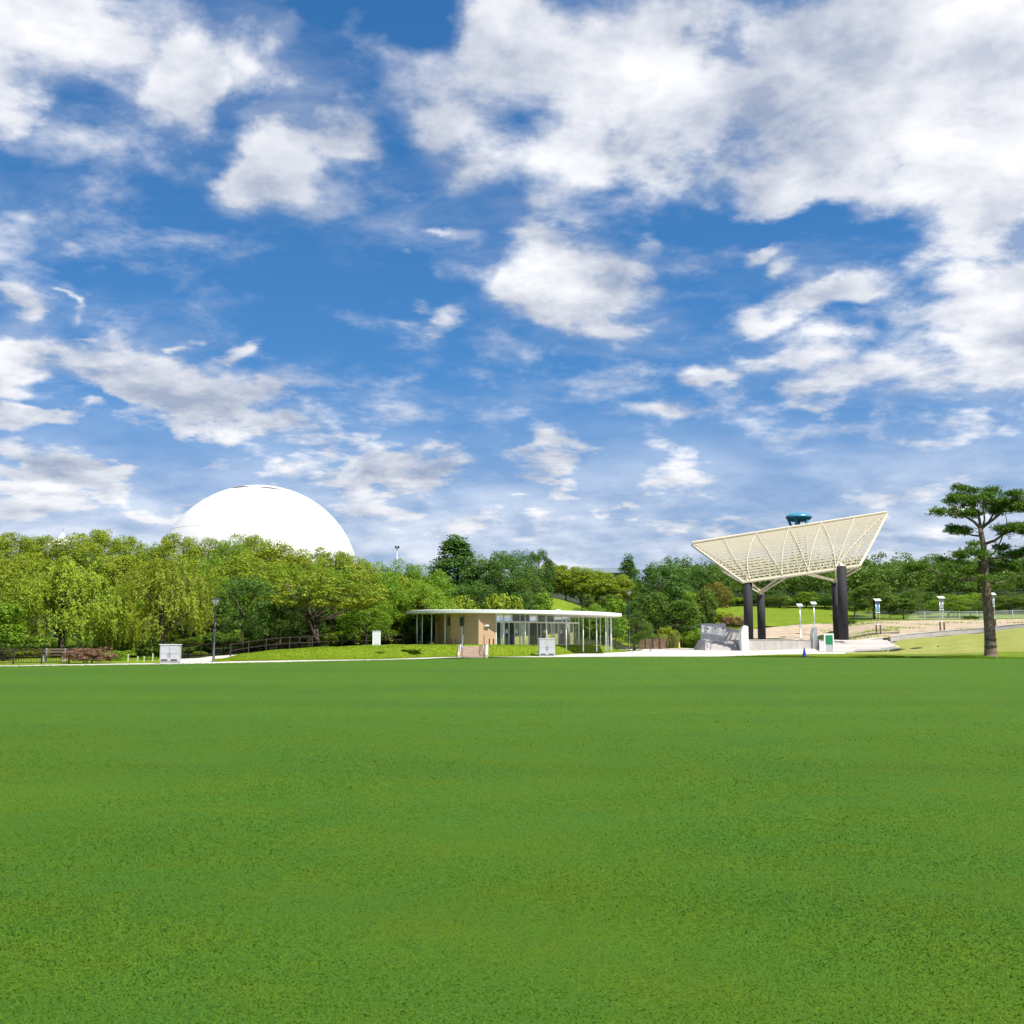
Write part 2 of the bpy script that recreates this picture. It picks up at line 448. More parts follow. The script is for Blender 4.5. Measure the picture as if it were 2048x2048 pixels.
M_lawn = grass_mat('lawn_turf', (.046, .126, .009), (.061, .135, .005), (.070, .131, .004), s1=.22, s2=1.1, fine=55, dark=.88, band=.87)
M_blade = grass_mat('turf_blade', (.070, .186, .011), (.092, .199, .007), (.104, .194, .006), s1=.22, s2=1.1, fine=70, dark=.90, band=.87)
M_meadow = grass_mat('meadow_grass', (.150, .235, .010), (.205, .275, .012), (.105, .175, .010), s1=.35, s2=1.6, fine=14, dark=.5)
M_dry = grass_mat('dry_grass', (.27, .285, .06), (.33, .325, .09), (.20, .255, .045), s1=.12, s2=.9, fine=9, dark=.62)
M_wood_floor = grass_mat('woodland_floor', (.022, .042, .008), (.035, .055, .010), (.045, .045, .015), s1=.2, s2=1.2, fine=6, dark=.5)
M_sand = mat('bare_sandy_soil', (.30, .235, .165), .95, col2=(.42, .345, .25), scale=.9, bump=.7, bscale=5, detail=9.0, spec=.1)
M_path = mat('pale_concrete_paving', (.48, .455, .405), .85, var=.08, scale=.7, bump=.1, bscale=20, spec=.2)
M_conc = mat('pale_concrete', (.45, .42, .385), .85, var=.12, scale=1.2, bump=.12, bscale=14, spec=.2)
M_conc_step = mat('pale_granite_step', (.50, .46, .43), .85, var=.10, scale=2.0, spec=.2)
M_conc_dark = mat('grey_concrete', (.43, .43, .435), .85, var=.14, scale=1.1, bump=.12, bscale=14, spec=.2)
M_white = mat('white_paint', (.78, .78, .76), .45, var=.03, scale=3)
M_cab = mat('light_grey_enamel', (.44, .45, .46), .4, var=.04, scale=2)
M_cabw = mat('white_grey_enamel', (.66, .67, .68), .4, var=.04, scale=2)
M_blackm = mat('black_painted_metal', (.018, .018, .02), .5)
M_greym = mat('grey_metal', (.30, .31, .33), .4, metal=.6)
M_darkglass = mat('dark_vent', (.03, .03, .035), .4)

# ground to the horizon
def ground_fn(a, b):
    x = np.sign(a - .5) * np.abs(2 * a - 1) ** 2.2 * 1800
    y = -200 + 2600 * b ** 2.4
    return x, y, hgt(x, y) - 0.05
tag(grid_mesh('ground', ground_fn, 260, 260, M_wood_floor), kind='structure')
# the mown lawn
def lawn_fn(a, b):
    x = -150 + 300 * a
    ye = np.interp(x, [e[0] for e in EDGE], [e[1] for e in EDGE])
    w = .10 * np.sin(x * 1.7) + .07 * np.sin(x * 4.1 + 1)
    y = -120 + (ye + w + 120) * b
    return x, y, np.zeros_like(x)
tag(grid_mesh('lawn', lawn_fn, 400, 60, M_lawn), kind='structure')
# pale paving: strip along the lawn, branch to the woods, wide plaza before the stage
def yv(v): return (EYE) * FPX * 1.0 / (v - HOR)
ye_tab = {u: ground_pt(u, v).y for u, v in EDGE_UV}
sh = {u: ye_tab[u] - .3 for u in (0, 340, 550, 740, 920)}; sh[-700] = 42
tag(sheet('path', -700, 925, sh, {-700: 45, 0: 62.0, 340: 68.5, 420: 71.5, 550: 75.2, 740: 79.2, 920: 84.5}, .012, M_path, 90, 8), kind='structure')
# branch
br = MB()
bl = [(346, 67.0), (362, 80.5), (420, 86.0), (520, 90.5)]; bR = [(415, 70.5), (428, 74.0), (462, 79.5), (545, 88.2)]
def interp2(tab, k): 
    s = [i / (len(tab) - 1) for i in range(len(tab))]
    return np.interp(k, s, [q[0] for q in tab]), np.interp(k, s, [q[1] for q in tab])
def branch_fn(a, b):
    ul, yl = interp2(bl, a); ur, yr = interp2(bR, a)
    u = ul * (1 - b) + ur * b; y = yl * (1 - b) + yr * b
    x = (u - 1024.0) / (FPX * 1.0068) * y
    return x, y, hgt(x, y) + .018
tag(grid_mesh('footpath', branch_fn, 30, 8, M_path), kind='structure')
tag(sheet('plaza', 915, 1840, {915: 84.6, 1100: 88.0, 1300: 90.0, 1440: 90.2, 1500: 93, 1560: 99, 1650: 104, 1720: 106, 1840: 112},
          {915: 85.6, 1000: 90, 1110: 96, 1200: 111, 1285: 150, 1400: 157, 1560: 157, 1700: 140, 1840: 124}, .02, M_path, 100, 24), kind='structure')
# verge and dry slope on the right, hill grass behind the stage, sandy ground
tag(sheet('grass_verge', 1440, 2300, {1440: 90.0, 1500: 89.9, 1700: 87.2, 1880: 84.6, 2048: 84.4, 2300: 80}, {1440: 90.4, 1500: 93.3, 1560: 99.5, 1650: 104.2, 1800: 105, 1900: 103, 2300: 94}, .05, M_meadow, 120, 20, .1), kind='structure')
tag(sheet('dry_grass_slope', 1690, 2350, {1690: 101.5, 1720: 101, 1800: 99, 1880: 95, 2048: 92, 2350: 88}, {1690: 114, 1768: 121.5, 1782: 131, 1800: 133, 2350: 134}, .07, M_dry, 90, 30, .25, 3), kind='structure')
tag(sheet('hill_grass', 1420, 1760, {1420: 164, 1530: 169, 1640: 171, 1700: 172, 1760: 176}, {1420: 208, 1760: 212}, .06, M_meadow, 60, 24, .8, 5), kind='structure')
tag(sheet('fence_verge', 1690, 2400, {1690: 170, 2400: 163}, {1690: 190, 2400: 186}, .06, M_meadow, 60, 14, .8, 6), kind='structure')
tag(sheet('sandy_ground', 1500, 2400, {1500: 156, 1640: 150, 1700: 136, 2400: 135}, {1500: 168, 1640: 171.5, 1700: 172, 1800: 171, 2400: 164}, .03, M_sand, 90, 24, .3, 9), kind='structure')
tag(sheet('slope_meadow', 1060, 1270, {1060: 150, 1270: 158}, {1060: 182, 1270: 184}, .06, M_meadow, 40, 18, .5, 11), kind='structure')
tag(sheet('wood_edge_grass', -500, 330, {-500: 46, 0: 61.8, 330: 68.2}, {-500: 60, 0: 74, 330: 82}, .016, M_meadow, 60, 14, .2, 12), kind='structure')
tag(sheet('stage_side_meadow', 1265, 1408, {1265: 150, 1340: 152, 1408: 152}, {1265: 166, 1408: 170}, .05, M_meadow, 30, 14, .3, 14), kind='structure')
# the mound that carries the glazed pavilion
foot = {425: 70.8, 470: 73.2, 550: 75.2, 740: 79.2, 920: 84.6, 985: 86.0, 1080: 91.0, 1110: 92.6, 1200: 103.5, 1250: 116, 1285: 138}
topz = {425: 0.02, 470: .25, 520: .48, 600: .72, 740: .90, 920: .95, 1000: .90, 1170: .80, 1225: .66, 1255: .35, 1285: .03}
def bank_z(x, y):
    x = np.asarray(x, float); y = np.asarray(y, float)
    u = 1024.0 + x / y * FPX * 1.0068
    yf = np.interp(u, sorted(foot), [foot[k] for k in sorted(foot)])
    zt = np.interp(u, sorted(topz), [topz[k] for k in sorted(topz)])
    s = np.clip((y - yf) / 3.6, 0, 1); s = s * s * (3 - 2 * s)
    e = np.clip((u - 425) / 60, 0, 1) * np.clip((1285 - u) / 60, 0, 1)
    back = np.clip((y - 112) / 6, 0, 1)
    return s * zt * e * (1 - back) + .024 - .03 * back + .05 * s * np.sin(x * 1.3) * np.sin(y * 1.1 + x * .4) * e
def bank_fn(a, b):
    u = 425 + 860 * a
    yf = np.interp(u, sorted(foot), [foot[k] for k in sorted(foot)])
    y1 = np.interp(u, [425, 480, 560, 1285], [71.2, 78.5, 84, 112]); y1 = np.where(u > 560, np.interp(u, [560, 740, 900, 1200, 1285], [84, 98, 117, 117, 139]), y1)
    y = yf + (y1 - yf) * b ** 1.3
    x = (u - 1024.0) / (FPX * 1.0068) * y
    return x, y, np.maximum(bank_z(x, y), hgt(x, y) + .024)
tag(grid_mesh('grass_mound', bank_fn, 200, 60, M_meadow), kind='structure')
def GZ(x, y):
    return max(float(bank_z(x, y)), H(x, y)) if 425 < 1024 + x / y * FPX * 1.0068 < 1285 and y < 117 else H(x, y)

# ------------------------------------------------------------------ the white dome
DY = 230.0
dc = P(516, 1171, DY); DR = 200.0 / FPX * DY * 1.005
r = empty('white_dome', (dc.x, dc.y, H(dc.x, dc.y)), 'huge smooth white dome rising behind the wooded bank', 'dome')
dz0 = dc.z - r.location.z
M_dome = mat('white_membrane', (.60, .60, .595), .55, var=.015, scale=.25, spec=.3)
a0 = -math.asin(min(.98, dz0 / DR))
prof = [(DR * math.cos(a), dz0 + DR * math.sin(a)) for a in np.linspace(a0, math.pi / 2 - .002, 60)]
MB().lathe(prof, 120).build('shell', M_dome, r, True)
zs = ZV(1066, DY) - dc.z
M_seam = mat('grey_seam', (.55, .56, .57), .6)
def ring(zr, w, name):
    rr = math.sqrt(DR * DR - zr * zr)
    MB().tube([(rr * math.cos(t), rr * math.sin(t), dz0 + zr) for t in np.linspace(0, 2 * math.pi, 97)], w, 6, False).build(name, M_seam, r)
ring(zs, .035, 'seam_ring')
for az_, el_, w_ in ((math.radians(250), math.radians(70), 2.0), (math.radians(298), math.radians(68), 2.2)):   # dark hatches near the crown
    pts = []
    for k in np.linspace(-1, 1, 9):
        a = az_ + k * w_ / DR / math.cos(el_); e = el_ - .018 * k * (1 if az_ > 4.6 else -1)
        pts.append((DR * 1.002 * math.cos(e) * math.cos(a), DR * 1.002 * math.cos(e) * math.sin(a), dz0 + DR * 1.002 * math.sin(e)))
    MB().tube(pts, [.04, .14, .22, .25, .25, .22, .18, .11, .04], 6).build('roof_hatch', mat('hatch_grey', (.16, .14, .13), .7), r, True)

# ------------------------------------------------------------------ glazed pavilion with a round white roof
PC = Vector((XU(1028, 103.0), 103.0, 0.0)); PZ = 0.90
RX, RY = 10.25, 8.6
M_brick = bpy.data.materials.new('tan_brick'); M_brick.use_nodes = True
nt = M_brick.node_tree; b = nt.nodes['Principled BSDF']; b.inputs['Roughness'].default_value = .9; b.inputs['Specular IOR Level'].default_value = .2
g = nt.nodes.new('ShaderNodeNewGeometry'); sp = nt.nodes.new('ShaderNodeSeparateXYZ'); cb = nt.nodes.new('ShaderNodeCombineXYZ')
nt.links.new(g.outputs['Position'], sp.inputs[0])
ad = nt.nodes.new('ShaderNodeMath'); ad.operation = 'ADD'; nt.links.new(sp.outputs[0], ad.inputs[0]); nt.links.new(sp.outputs[1], ad.inputs[1])
nt.links.new(ad.outputs[0], cb.inputs[0]); nt.links.new(sp.outputs[2], cb.inputs[1])
bt = nt.nodes.new('ShaderNodeTexBrick'); nt.links.new(cb.outputs[0], bt.inputs['Vector'])
bt.inputs['Color1'].default_value = (.60, .355, .215, 1); bt.inputs['Color2'].default_value = (.66, .415, .255, 1); bt.inputs['Mortar'].default_value = (.46, .33, .23, 1)
bt.inputs['Scale'].default_value = 1.0; bt.inputs['Mortar Size'].default_value = .012; bt.inputs['Brick Width'].default_value = .22; bt.inputs['Row Height'].default_value = .075
nt.links.new(bt.outputs['Color'], b.inputs['Base Color'])
M_glass = bpy.data.materials.new('window_glass'); M_glass.use_nodes = True
nt = M_glass.node_tree; nt.nodes.clear()
tr = nt.nodes.new('ShaderNodeBsdfTransparent'); tr.inputs[0].default_value = (.80, .86, .84, 1)
gl = nt.nodes.new('ShaderNodeBsdfGlossy'); gl.inputs['Roughness'].default_value = .02
fr = nt.nodes.new('ShaderNodeFresnel'); fr.inputs[0].default_value = 1.7
mx = nt.nodes.new('ShaderNodeMixShader'); ou = nt.nodes.new('ShaderNodeOutputMaterial')
nt.links.new(fr.outputs[0], mx.inputs[0]); nt.links.new(tr.outputs[0], mx.inputs[1]); nt.links.new(gl.outputs[0], mx.inputs[2]); nt.links.new(mx.outputs[0], ou.inputs[0])

pav = empty('pavilion', (PC.x, PC.y, PZ), 'low pavilion with round white roof, tan brick walls and tall glass front', 'pavilion')
def L(u, Y, z=0.0):              # a pavilion-local point under column u at distance Y
    return Vector((XU(u, Y) - PC.x, Y - PC.y, z))
CEIL = 2.76
tilt = -0.012                    # the roof falls a little to the right
def roof_z(x): return CEIL + tilt * x
n = 96
rb = MB(); ringv = []
for rr, zz in ((.0, .42), (.55, .42), (.93, .36), (1.0, .30), (1.0, .05), (.97, .0), (.0, .0)):
    ringv.append([(RX * rr * math.cos(2 * math.pi * j / n), RY * rr * math.sin(2 * math.pi * j / n), zz) for j in range(n)])
vs = [(x, y, roof_z(x) + z) for rg in ringv[1:6] for x, y, z in rg]
fs = []
for i in range(4):
    for j in range(n): fs.append((i * n + j, i * n + (j + 1) % n, (i + 1) * n + (j + 1) % n, (i + 1) * n + j))
fs.append(tuple(range(n))); fs.append(tuple(range(4 * n, 5 * n))[::-1])
rb.add(vs, fs)
roof = rb.build('roof', M_white, pav)
MB().cbox(L(1117, 102).x, L(1117, 102).y, roof_z(4.2) + .47, .35, .3, .35).build('roof_vent', M_cabw, roof)

# slender columns standing in a ring under the roof edge
for k in range(30):
    th = math.radians(6 + 12 * k)
    x, y = RX * .905 * math.sin(th), -RY * .905 * math.cos(th)
    
    MB().tube([(x, y, -.55), (x, y, roof_z(x) + .02)], .048, 10).build('column', M_white, pav, True)
# brick walls: A-B-C-D outline, each a leaf of 0.3 m
pts = {'A': L(992, 95.2), 'B': L(957, 95.0), 'C': L(902, 97.5), 'D': L(876, 103.0), 'E': L(905, 110.0), 'F': L(1010, 111.0), 'G': L(1158, 105.0), 'I': L(1140, 110.5)}
MB().prism([(pts[q].x, pts[q].y) for q in 'ABCDEFIG'], -.9, -.004).build('floor_slab', M_conc, pav)
def wall(a, b, z0, z1, th, m, name='brick_wall'):
    a, b = pts[a] if isinstance(a, str) else a, pts[b] if isinstance(b, str) else b
    d = (b - a).normalized(); nn = Vector((-d.y, d.x, 0))
    if nn.y < 0 and abs(nn.y) > .01: nn = -nn
    p = [(a.x, a.y), (b.x, b.y), (b.x + nn.x * th, b.y + nn.y * th), (a.x + nn.x * th, a.y + nn.y * th)]
    return MB().prism(p, z0, z1).build(name, m, pav)
for a, b_ in (('B', 'A'), ('C', 'B'), ('D', 'C'), ('D', 'E')):
    wall(a, b_, -.05, roof_z(min(pts[a].x, pts[b_].x)) - .02, .3, M_brick)
wall('E', 'F', -.05, 2.9, .25, M_brick)
M_dk = mat('dark_opening', (.03, .027, .025), .6)
# dark slot windows and the small white name plate
for u, Yv in ((898, 98.15), (923, 96.47)):
    p = L(u, Yv); MB().cbox(p.x, p.y - .05, ZV(1243, Yv) - PZ, .30, .5, .78).build('slot_window', M_dk, pav)
p = L(974, 95.0); MB().cbox(p.x, p.y - .02, ZV(1251, 95) - PZ, .36, .12, .15).build('name_plate', M_white, pav)
for u in (904, 912, 979, 987):
    p = L(u, 94.6); MB().cbox(p.x, p.y - .3, .30, .10, .10, .60).build('bollard', M_blackm, pav, bevel=.02)
# the glass front from A to G
A, G = pts['A'], pts['G']
ZT, ZL = 2.02, 2.16              # transom
def fp(s, z, off=0.0):
    q = A + (G - A) * s; d = (G - A).normalized(); return Vector((q.x + d.y * off, q.y - d.x * off, z))
def rz_at(s): return roof_z(fp(s, 0).x) - .01
def s_of(u):                     # where column u of the front falls between A and G
    lo, hi = 0.0, 1.0
    for _ in range(30):
        m_ = (lo + hi) / 2; q = fp(m_, 0)
        if 1024 + (q.x + PC.x) / (q.y + PC.y) * FPX * 1.0068 < u: lo = m_
        else: hi = m_
    return lo
upper = [992.5, 1008, 1024, 1040, 1059, 1075, 1091, 1108, 1124, 1140, 1157.5]
lower = [992.5, 1002, 1008, 1018, 1029, 1040, 1047.5, 1058, 1075, 1082, 1092, 1104, 1108, 1117, 1131, 1140, 1147, 1157.5]
M_frame = M_white
def mull(s, z0, z1, w, name='mullion'):
    MB().bar(fp(s, z0), fp(s, z1), w, .10, up=(0, 1, 0)).build(name, M_frame, pav)
for u in upper: mull(s_of(u), ZL, rz_at(s_of(u)), .10)
for u in lower: mull(s_of(u), .06, ZT, .16 if u in (1008, 1058, 1092, 1157.5) else .095)
MB().bar(fp(0, (ZT + ZL) / 2), fp(1, (ZT + ZL) / 2), .12, ZL - ZT).build('transom', M_frame, pav)
MB().bar(fp(0, .03), fp(1, .03), .12, .06).build('sill', M_frame, pav)
def pane(u0, u1, z0, z1, name='glass_pane'):
    s0, s1 = s_of(u0) + .004, s_of(u1) - .004
    za, zb = (z1(s0), z1(s1)) if callable(z1) else (z1, z1)
    vs = [fp(s0, z0, .0), fp(s1, z0, .0), fp(s1, zb, .0), fp(s0, za, .0)]
    MB().add(vs, [(0, 1, 2, 3)]).build(name, M_glass, pav)
for a, b_ in zip(upper, upper[1:]): pane(a, b_, ZL, rz_at)
for i, (a, b_) in enumerate(zip(lower, lower[1:])):
    if i in (3, 13): continue    # the doors standing open
    pane(a, b_, .06, ZT)
for u in (1010.5, 1030, 1086, 1120):   # paper notices on the doors
    s = s_of(u + 2); q = fp(s, 1.25, .03)
    MB().cbox(q.x, q.y - .03, 1.25, .22, .02, .32).build('notice', M_white, pav)
# inside: back wall of glass posts, counter, benches
M_in = mat('interior_plaster', (.55, .53, .46), .9)
wall('F', 'I', 0, 2.75, .2, M_in, 'rear_wall')
q0, q1 = fp(.30, 0, -5.5), fp(.75, 0, -5.0)
MB().bar((q0.x, q0.y, .5), (q1.x, q1.y, .5), .6, 1.0).build('counter', mat('counter_wood', (.30, .20, .12), .6), pav)
for s in (.12, .30, .46, .62, .80):
    q = fp(s, 0, -2.6); MB().cbox(q.x, q.y, .40, 1.2, .5, .80).build('display_stand', mat('stand_grey', (.30, .31, .32), .6), pav)

# steps to the pavilion
sx0, sx1 = XU(921, 85.5), XU(971, 85.5)
st = empty('entrance_steps', ((sx0 + sx1) / 2, 84.7, 0), 'flight of stone steps with handrails climbing to the pavilion', 'steps')
hw = (sx1 - sx0) / 2
for k in range(6):
    MB().box(-hw, hw, .1 + .38 * k, 3.4, .15 * k + .001, .15 * (k + 1)).build('step', mat('tan_stone_step', (.40, .30, .225), .9, var=.18, scale=4, bump=.3, bscale=12), st, bevel=.012)
for sgn in (-1, 1):
    x0 = sgn * (hw + .10)
    MB().add([(x0 - .09, -.05, 0), (x0 + .09, -.05, 0), (x0 + .09, -.05, .28), (x0 - .09, -.05, .28), (x0 - .09, 2.4, 1.04), (x0 + .09, 2.4, 1.04), (x0 - .09, 2.4, 0), (x0 + .09, 2.4, 0)],
             [(0, 1, 2, 3), (3, 2, 5, 4), (0, 3, 4, 6), (1, 7, 5, 2), (6, 4, 5, 7), (0, 6, 7, 1)]).build('side_wall', mat('pale_stone', (.52, .45, .37), .85, var=.08, scale=3), st)
    hr = MB().tube([(x0 - sgn * .25, .2, .15), (x0 - sgn * .25, .2, 1.0), (x0 - sgn * .25, 2.4, 1.80), (x0 - sgn * .25, 3.1, 1.80), (x0 - sgn * .25, 3.1, .92)], .032, 8).build('handrail', M_greym, st, True)
    MB().tube([(x0 - sgn * .25, 1.3, .6), (x0 - sgn * .25, 1.3, 1.40)], .022, 8).build('baluster', M_greym, hr)
    MB().tube([(x0 - sgn * .25, .2, .62), (x0 - sgn * .25, 2.4, 1.42)], .018, 8).build('lower_rail', M_greym, hr)

# ------------------------------------------------------------------ metal cabinets
def cabinet(name, u0, u1, vt, Y, label, m, depth=.9, group=None):
    x0, x1 = XU(u0, Y), XU(u1, Y); z = 0.012; h = ZV(vt, Y) - z; w = x1 - x0
    r = empty(name, ((x0 + x1) / 2, Y, z), label, 'cabinet', group, rz=math.radians(4))
    MB().box(-w / 2 + .03, w / 2 - .03, .02, depth - .02, 0, .10).build('plinth', M_conc_dark, r)
    MB().box(-w / 2, w / 2, 0, depth, .10, h - .05).build('body', m, r, bevel=.01)
    MB().box(-w / 2 - .04, w / 2 + .04, -.05, depth + .04, h - .048, h).build('top_cap', M_cabw, r, bevel=.01)
    for s in (-1, 1):
        dr = MB().box(min(0.01 * s, s * (w / 2 - .04)), max(.01 * s, s * (w / 2 - .04)), -.025, -.002, .16, h * .50).build('lower_door', m, r, bevel=.006)
        MB().box(s * w * .25 - w * .16, s * w * .25 + w * .16, -.034, -.026, .18, .26).build('vent', M_darkglass, dr)
        MB().box(s * .06 - .012, s * .06 + .012, -.06, -.026, h * .36, h * .56).build('handle', M_greym, dr)
        MB().box(min(0.01 * s, s * (w / 2 - .04)), max(.01 * s, s * (w / 2 - .04)), -.025, -.002, h * .50 + .015, h - .07).build('upper_panel', m, r, bevel=.006)
    return r
cabinet('utility_cabinet', 321, 359, 1288.5, 66.5, 'pale grey double-door utility cabinet at the lawn edge left of the lamp post', M_cab, .55)
cabinet('utility_cabinet', 1078, 1110, 1276.5, 90.0, 'grey double-door utility cabinet standing before the glass front of the pavilion', M_cab, .8)
# slim white box on the mound
xb, yb = XU(752.5, 88), 88.0
r = empty('electrical_box', (xb, yb, GZ(xb, yb)), 'slim white electrical box standing on the grass mound left of the pavilion', 'electrical box')
hb = ZV(1261.5, yb) - r.location.z
MB().box(-.31, .31, 0, .4, -.1, hb - .03).build('body', M_white, r, bevel=.01)
MB().box(-.34, .34, -.03, .43, hb - .028, hb).build('lid', M_cabw, r)
MB().box(-.17, .29, -.018, -.002, .06, hb - .08).build('door', M_cabw, r, bevel=.005)

# ------------------------------------------------------------------ lamp posts with a conical lantern
def lamp(u, vt, vb, Y, label, group):
    x = XU(u, Y); z = GZ(x, Y); h = ZV(vt, Y) - z
    r = empty('street_lamp', (x, Y, z), label, 'street lamp', group)
    MB().lathe([(.13, 0), (.13, .06), (.085, .08), (.085, h * .38), (.06, h * .39), (.05, h - .55), (.05, h - .5)], 12).build('pole', M_blackm, r, True)
    MB().lathe([(.06, h - .52), (.09, h - .46), (.30, h - .12), (.31, h - .10)], 16).build('lantern', mat('frosted_lantern', (.55, .56, .56), .25), r, True)
    MB().lathe([(.40, h - .10), (.41, h - .07), (.22, h - .02), (.05, h)], 16).build('hood', M_blackm, r, True)
    for a in range(4):
        t = a * math.pi / 2 + .4
        MB().tube([(.075 * math.cos(t), .075 * math.sin(t), h - .5), (.36 * math.cos(t), .36 * math.sin(t), h - .1)], .014, 6).build('strut', M_blackm, r)
    return r
lamp(428.5, 1196.5, 1322, 74.5, 'black lamp post with conical lantern beside the left footpath', 'park lamp posts')
lamp(1258.5, 1181.5, 1297, 124.0, 'black lamp post with conical lantern right of the pavilion', 'park lamp posts')

# ------------------------------------------------------------------ fences
def rail_fence(name, pts_, label, post_step, hts, m, bars=None, hpost=1.05, rail=.05, ground=GZ, pw=.08, group=None):
    """pts_: (u, Y) along the fence; a thing with each post, rail and bar its own part"""
    W = [Vector((XU(u, Y), Y, 0)) for u, Y in pts_]
    x0, y0 = W[0].x, W[0].y; zb = ground(x0, y0)
    r = empty(name, (x0, y0, zb), label, 'fence', group)
    org = Vector((x0, y0, zb))
    seg = [(W[i + 1] - W[i]).length for i in range(len(W) - 1)]; tot = sum(seg)
    def at(s):
        for i, q in enumerate(seg):
            if s <= q or i == len(seg) - 1:
                p = W[i].lerp(W[i + 1], min(1, s / q)); return Vector((p.x, p.y, ground(p.x, p.y)))
            s -= q
    npost = max(2, int(tot / post_step) + 1); S = [tot * k / (npost - 1) for k in range(npost)]
    for s in S:
        p = at(s) - org; MB().cbox(p.x, p.y, p.z + hpost / 2 - .05, pw, pw, hpost + .1).build('post', m, r)
    for a, b_ in zip(S, S[1:]):
        for hh in hts:
            p, q = at(a) - org, at(b_) - org
            MB().bar((p.x, p.y, p.z + hh), (q.x, q.y, q.z + hh), .035, rail).build('rail', m, r)
        if bars:
            me = None; nb = max(2, int((b_ - a) / bars))
            for k in range(1, nb):
                p = at(a + (b_ - a) * k / nb) - org
                if me is None: me = MB().cbox(0, 0, (hts[0] + hts[-1]) / 2, .022, .022, hts[-1] - hts[0]).mesh('bar', m)
                o = link('bar', me, r); o.location = p
    return r
M_rust = mat('dark_brown_railing', (.045, .03, .022), .6, var=.3, scale=6)
rail_fence('picket_railing', [(-60, 62.0), (12, 64.5), (140, 66.5)], 'dark brown picket railing in front of the willow at the far left', 1.3, (.10, .84), M_rust, .14, .95, .045)
rail_fence('path_railing', [(352, 83.0), (420, 87.5), (470, 91.2)], 'dark thin railing behind the left footpath and lamp post', 1.6, (.12, .95), M_rust, None, 1.0, .04)
rail_fence('barred_railing', [(520, 92.4), (620, 94.5)], 'dark railing with close upright bars under the spreading multi-stemmed tree', 1.4, (.12, 1.02), M_rust, .16, 1.08, .045)
rail_fence('rail_fence', [(462, 82.0), (530, 85.5), (640, 88.5), (760, 97.5), (880, 106)], 'dark post and rail fence along the top of the mound', 2.0, (.45, .92), M_rust, None, 1.0, .05)
rail_fence('rail_fence', [(1150, 117.5), (1225, 118.5), (1300, 121)], 'dark post and rail fence behind the right end of the pavilion', 2.0, (.45, .95), M_rust, None, 1.0, .05)
rail_fence('guard_rail', [(1085, 178), (1180, 178.5), (1300, 178)], 'thin pale guard rail along the top of the bright slope', 3.0, (.55, .9), M_greym, None, .95, .05, ground=H)
# plank fence right of the pavilion lamp
pw_ = [XU(u, 150) for u in (1277, 1334)]
r = empty('plank_fence', (pw_[0], 150.0, .02), 'short brown plank fence panel between the lamp post and the stage', 'fence')
Wd = pw_[1] - pw_[0]
M_plank = mat('weathered_brown_plank', (.16, .10, .055), .85, var=.35, scale=3)
mesh_plank = MB().cbox(0, 0, .72, .20, .035, 1.36).mesh('plank', M_plank)
for k in range(int(Wd / .215)):
    o = link('plank', mesh_plank, r); o.location = (.1 + k * .215, 0.0, random.uniform(-.02, .03))
for k in range(5):
    MB().cbox(k * Wd / 4, -.08, .76, .11, .11, 1.55).build('post', mat('dark_post', (.06, .04, .03), .8), r)
# chain-link fence on the right
r_f = rail_fence('chain_link_fence', [(1712, 176.5), (1850, 175), (1960, 174), (2048, 173), (2250, 170)], 'pale mesh fence on posts along the top of the dry slope', 2.6, (.08, 1.18), mat('pale_fence_metal', (.55, .57, .57), .5), None, 1.25, .05, ground=H, pw=.09)
M_mesh = bpy.data.materials.new('fence_mesh'); M_mesh.use_nodes = True
nt = M_mesh.node_tree; nt.nodes.clear()
tr = nt.nodes.new('ShaderNodeBsdfTransparent'); df = nt.nodes.new('ShaderNodeBsdfDiffuse'); df.inputs[0].default_value = (.5, .53, .53, 1)
mx = nt.nodes.new('ShaderNodeMixShader'); mx.inputs[0].default_value = .28; ou = nt.nodes.new('ShaderNodeOutputMaterial')
nt.links.new(tr.outputs[0], mx.inputs[1]); nt.links.new(df.outputs[0], mx.inputs[2]); nt.links.new(mx.outputs[0], ou.inputs[0])
FP = [(1712, 176.5), (1850, 175), (1960, 174), (2048, 173), (2250, 170)]
for (ua, ya), (ub, yb_) in zip(FP, FP[1:]):
    mb = MB(); vs = []
    for k in range(9):
        y = ya + (yb_ - ya) * k / 8; x = XU(ua + (ub - ua) * k / 8, y); z = H(x, y)
        vs += [(x - r_f.location.x, y - r_f.location.y, z + .1 - r_f.location.z), (x - r_f.location.x, y - r_f.location.y, z + 1.16 - r_f.location.z)]
    mb.add(vs, [(2 * k, 2 * k + 2, 2 * k + 3, 2 * k + 1) for k in range(8)]).build('mesh_panel', M_mesh, r_f)

# ------------------------------------------------------------------ stage with louvred canopy
SY = 131.0; SZ = 1.30
sx = lambda u, Y=SY: XU(u, Y)
S0 = Vector((sx(1560), SY + 8, 0.02))
stg = empty('stage', S0, 'raised concrete open-air stage with low front wall and flanking fins', 'stage')
M_slab = mat('stage_slab', (.42, .40, .38), .85, var=.1, scale=1.0)
def sl(x, y, z): return (x - S0.x, y - S0.y, z - S0.z)
def sbox(name, x0, x1, y0, y1, z0, z1, m, bevel=0.015):
    a = sl(x0, y0, z0); b_ = sl(x1, y1, z1)
    return MB().box(a[0], b_[0], a[1], b_[1], a[2], b_[2]).build(name, m, stg, bevel=bevel)
xl, xr = sx(1497), sx(1626)
sbox('platform', sx(1488), sx(1640) + 4, SY + .35, 158, .0, SZ - .004, M_slab, 0)
nw = 4
for k in range(nw):              # the low front wall in four slabs with open joints
    a = xl + (xr - xl) * k / nw + .012; b_ = xl + (xr - xl) * (k + 1) / nw - .012
    sbox('wall_panel', a, b_, SY, SY + .30, .0, SZ - .05, M_conc)
sbox('coping', xl, xr, SY - .04, SY + .36, SZ - .048, SZ + .05, M_conc_step)
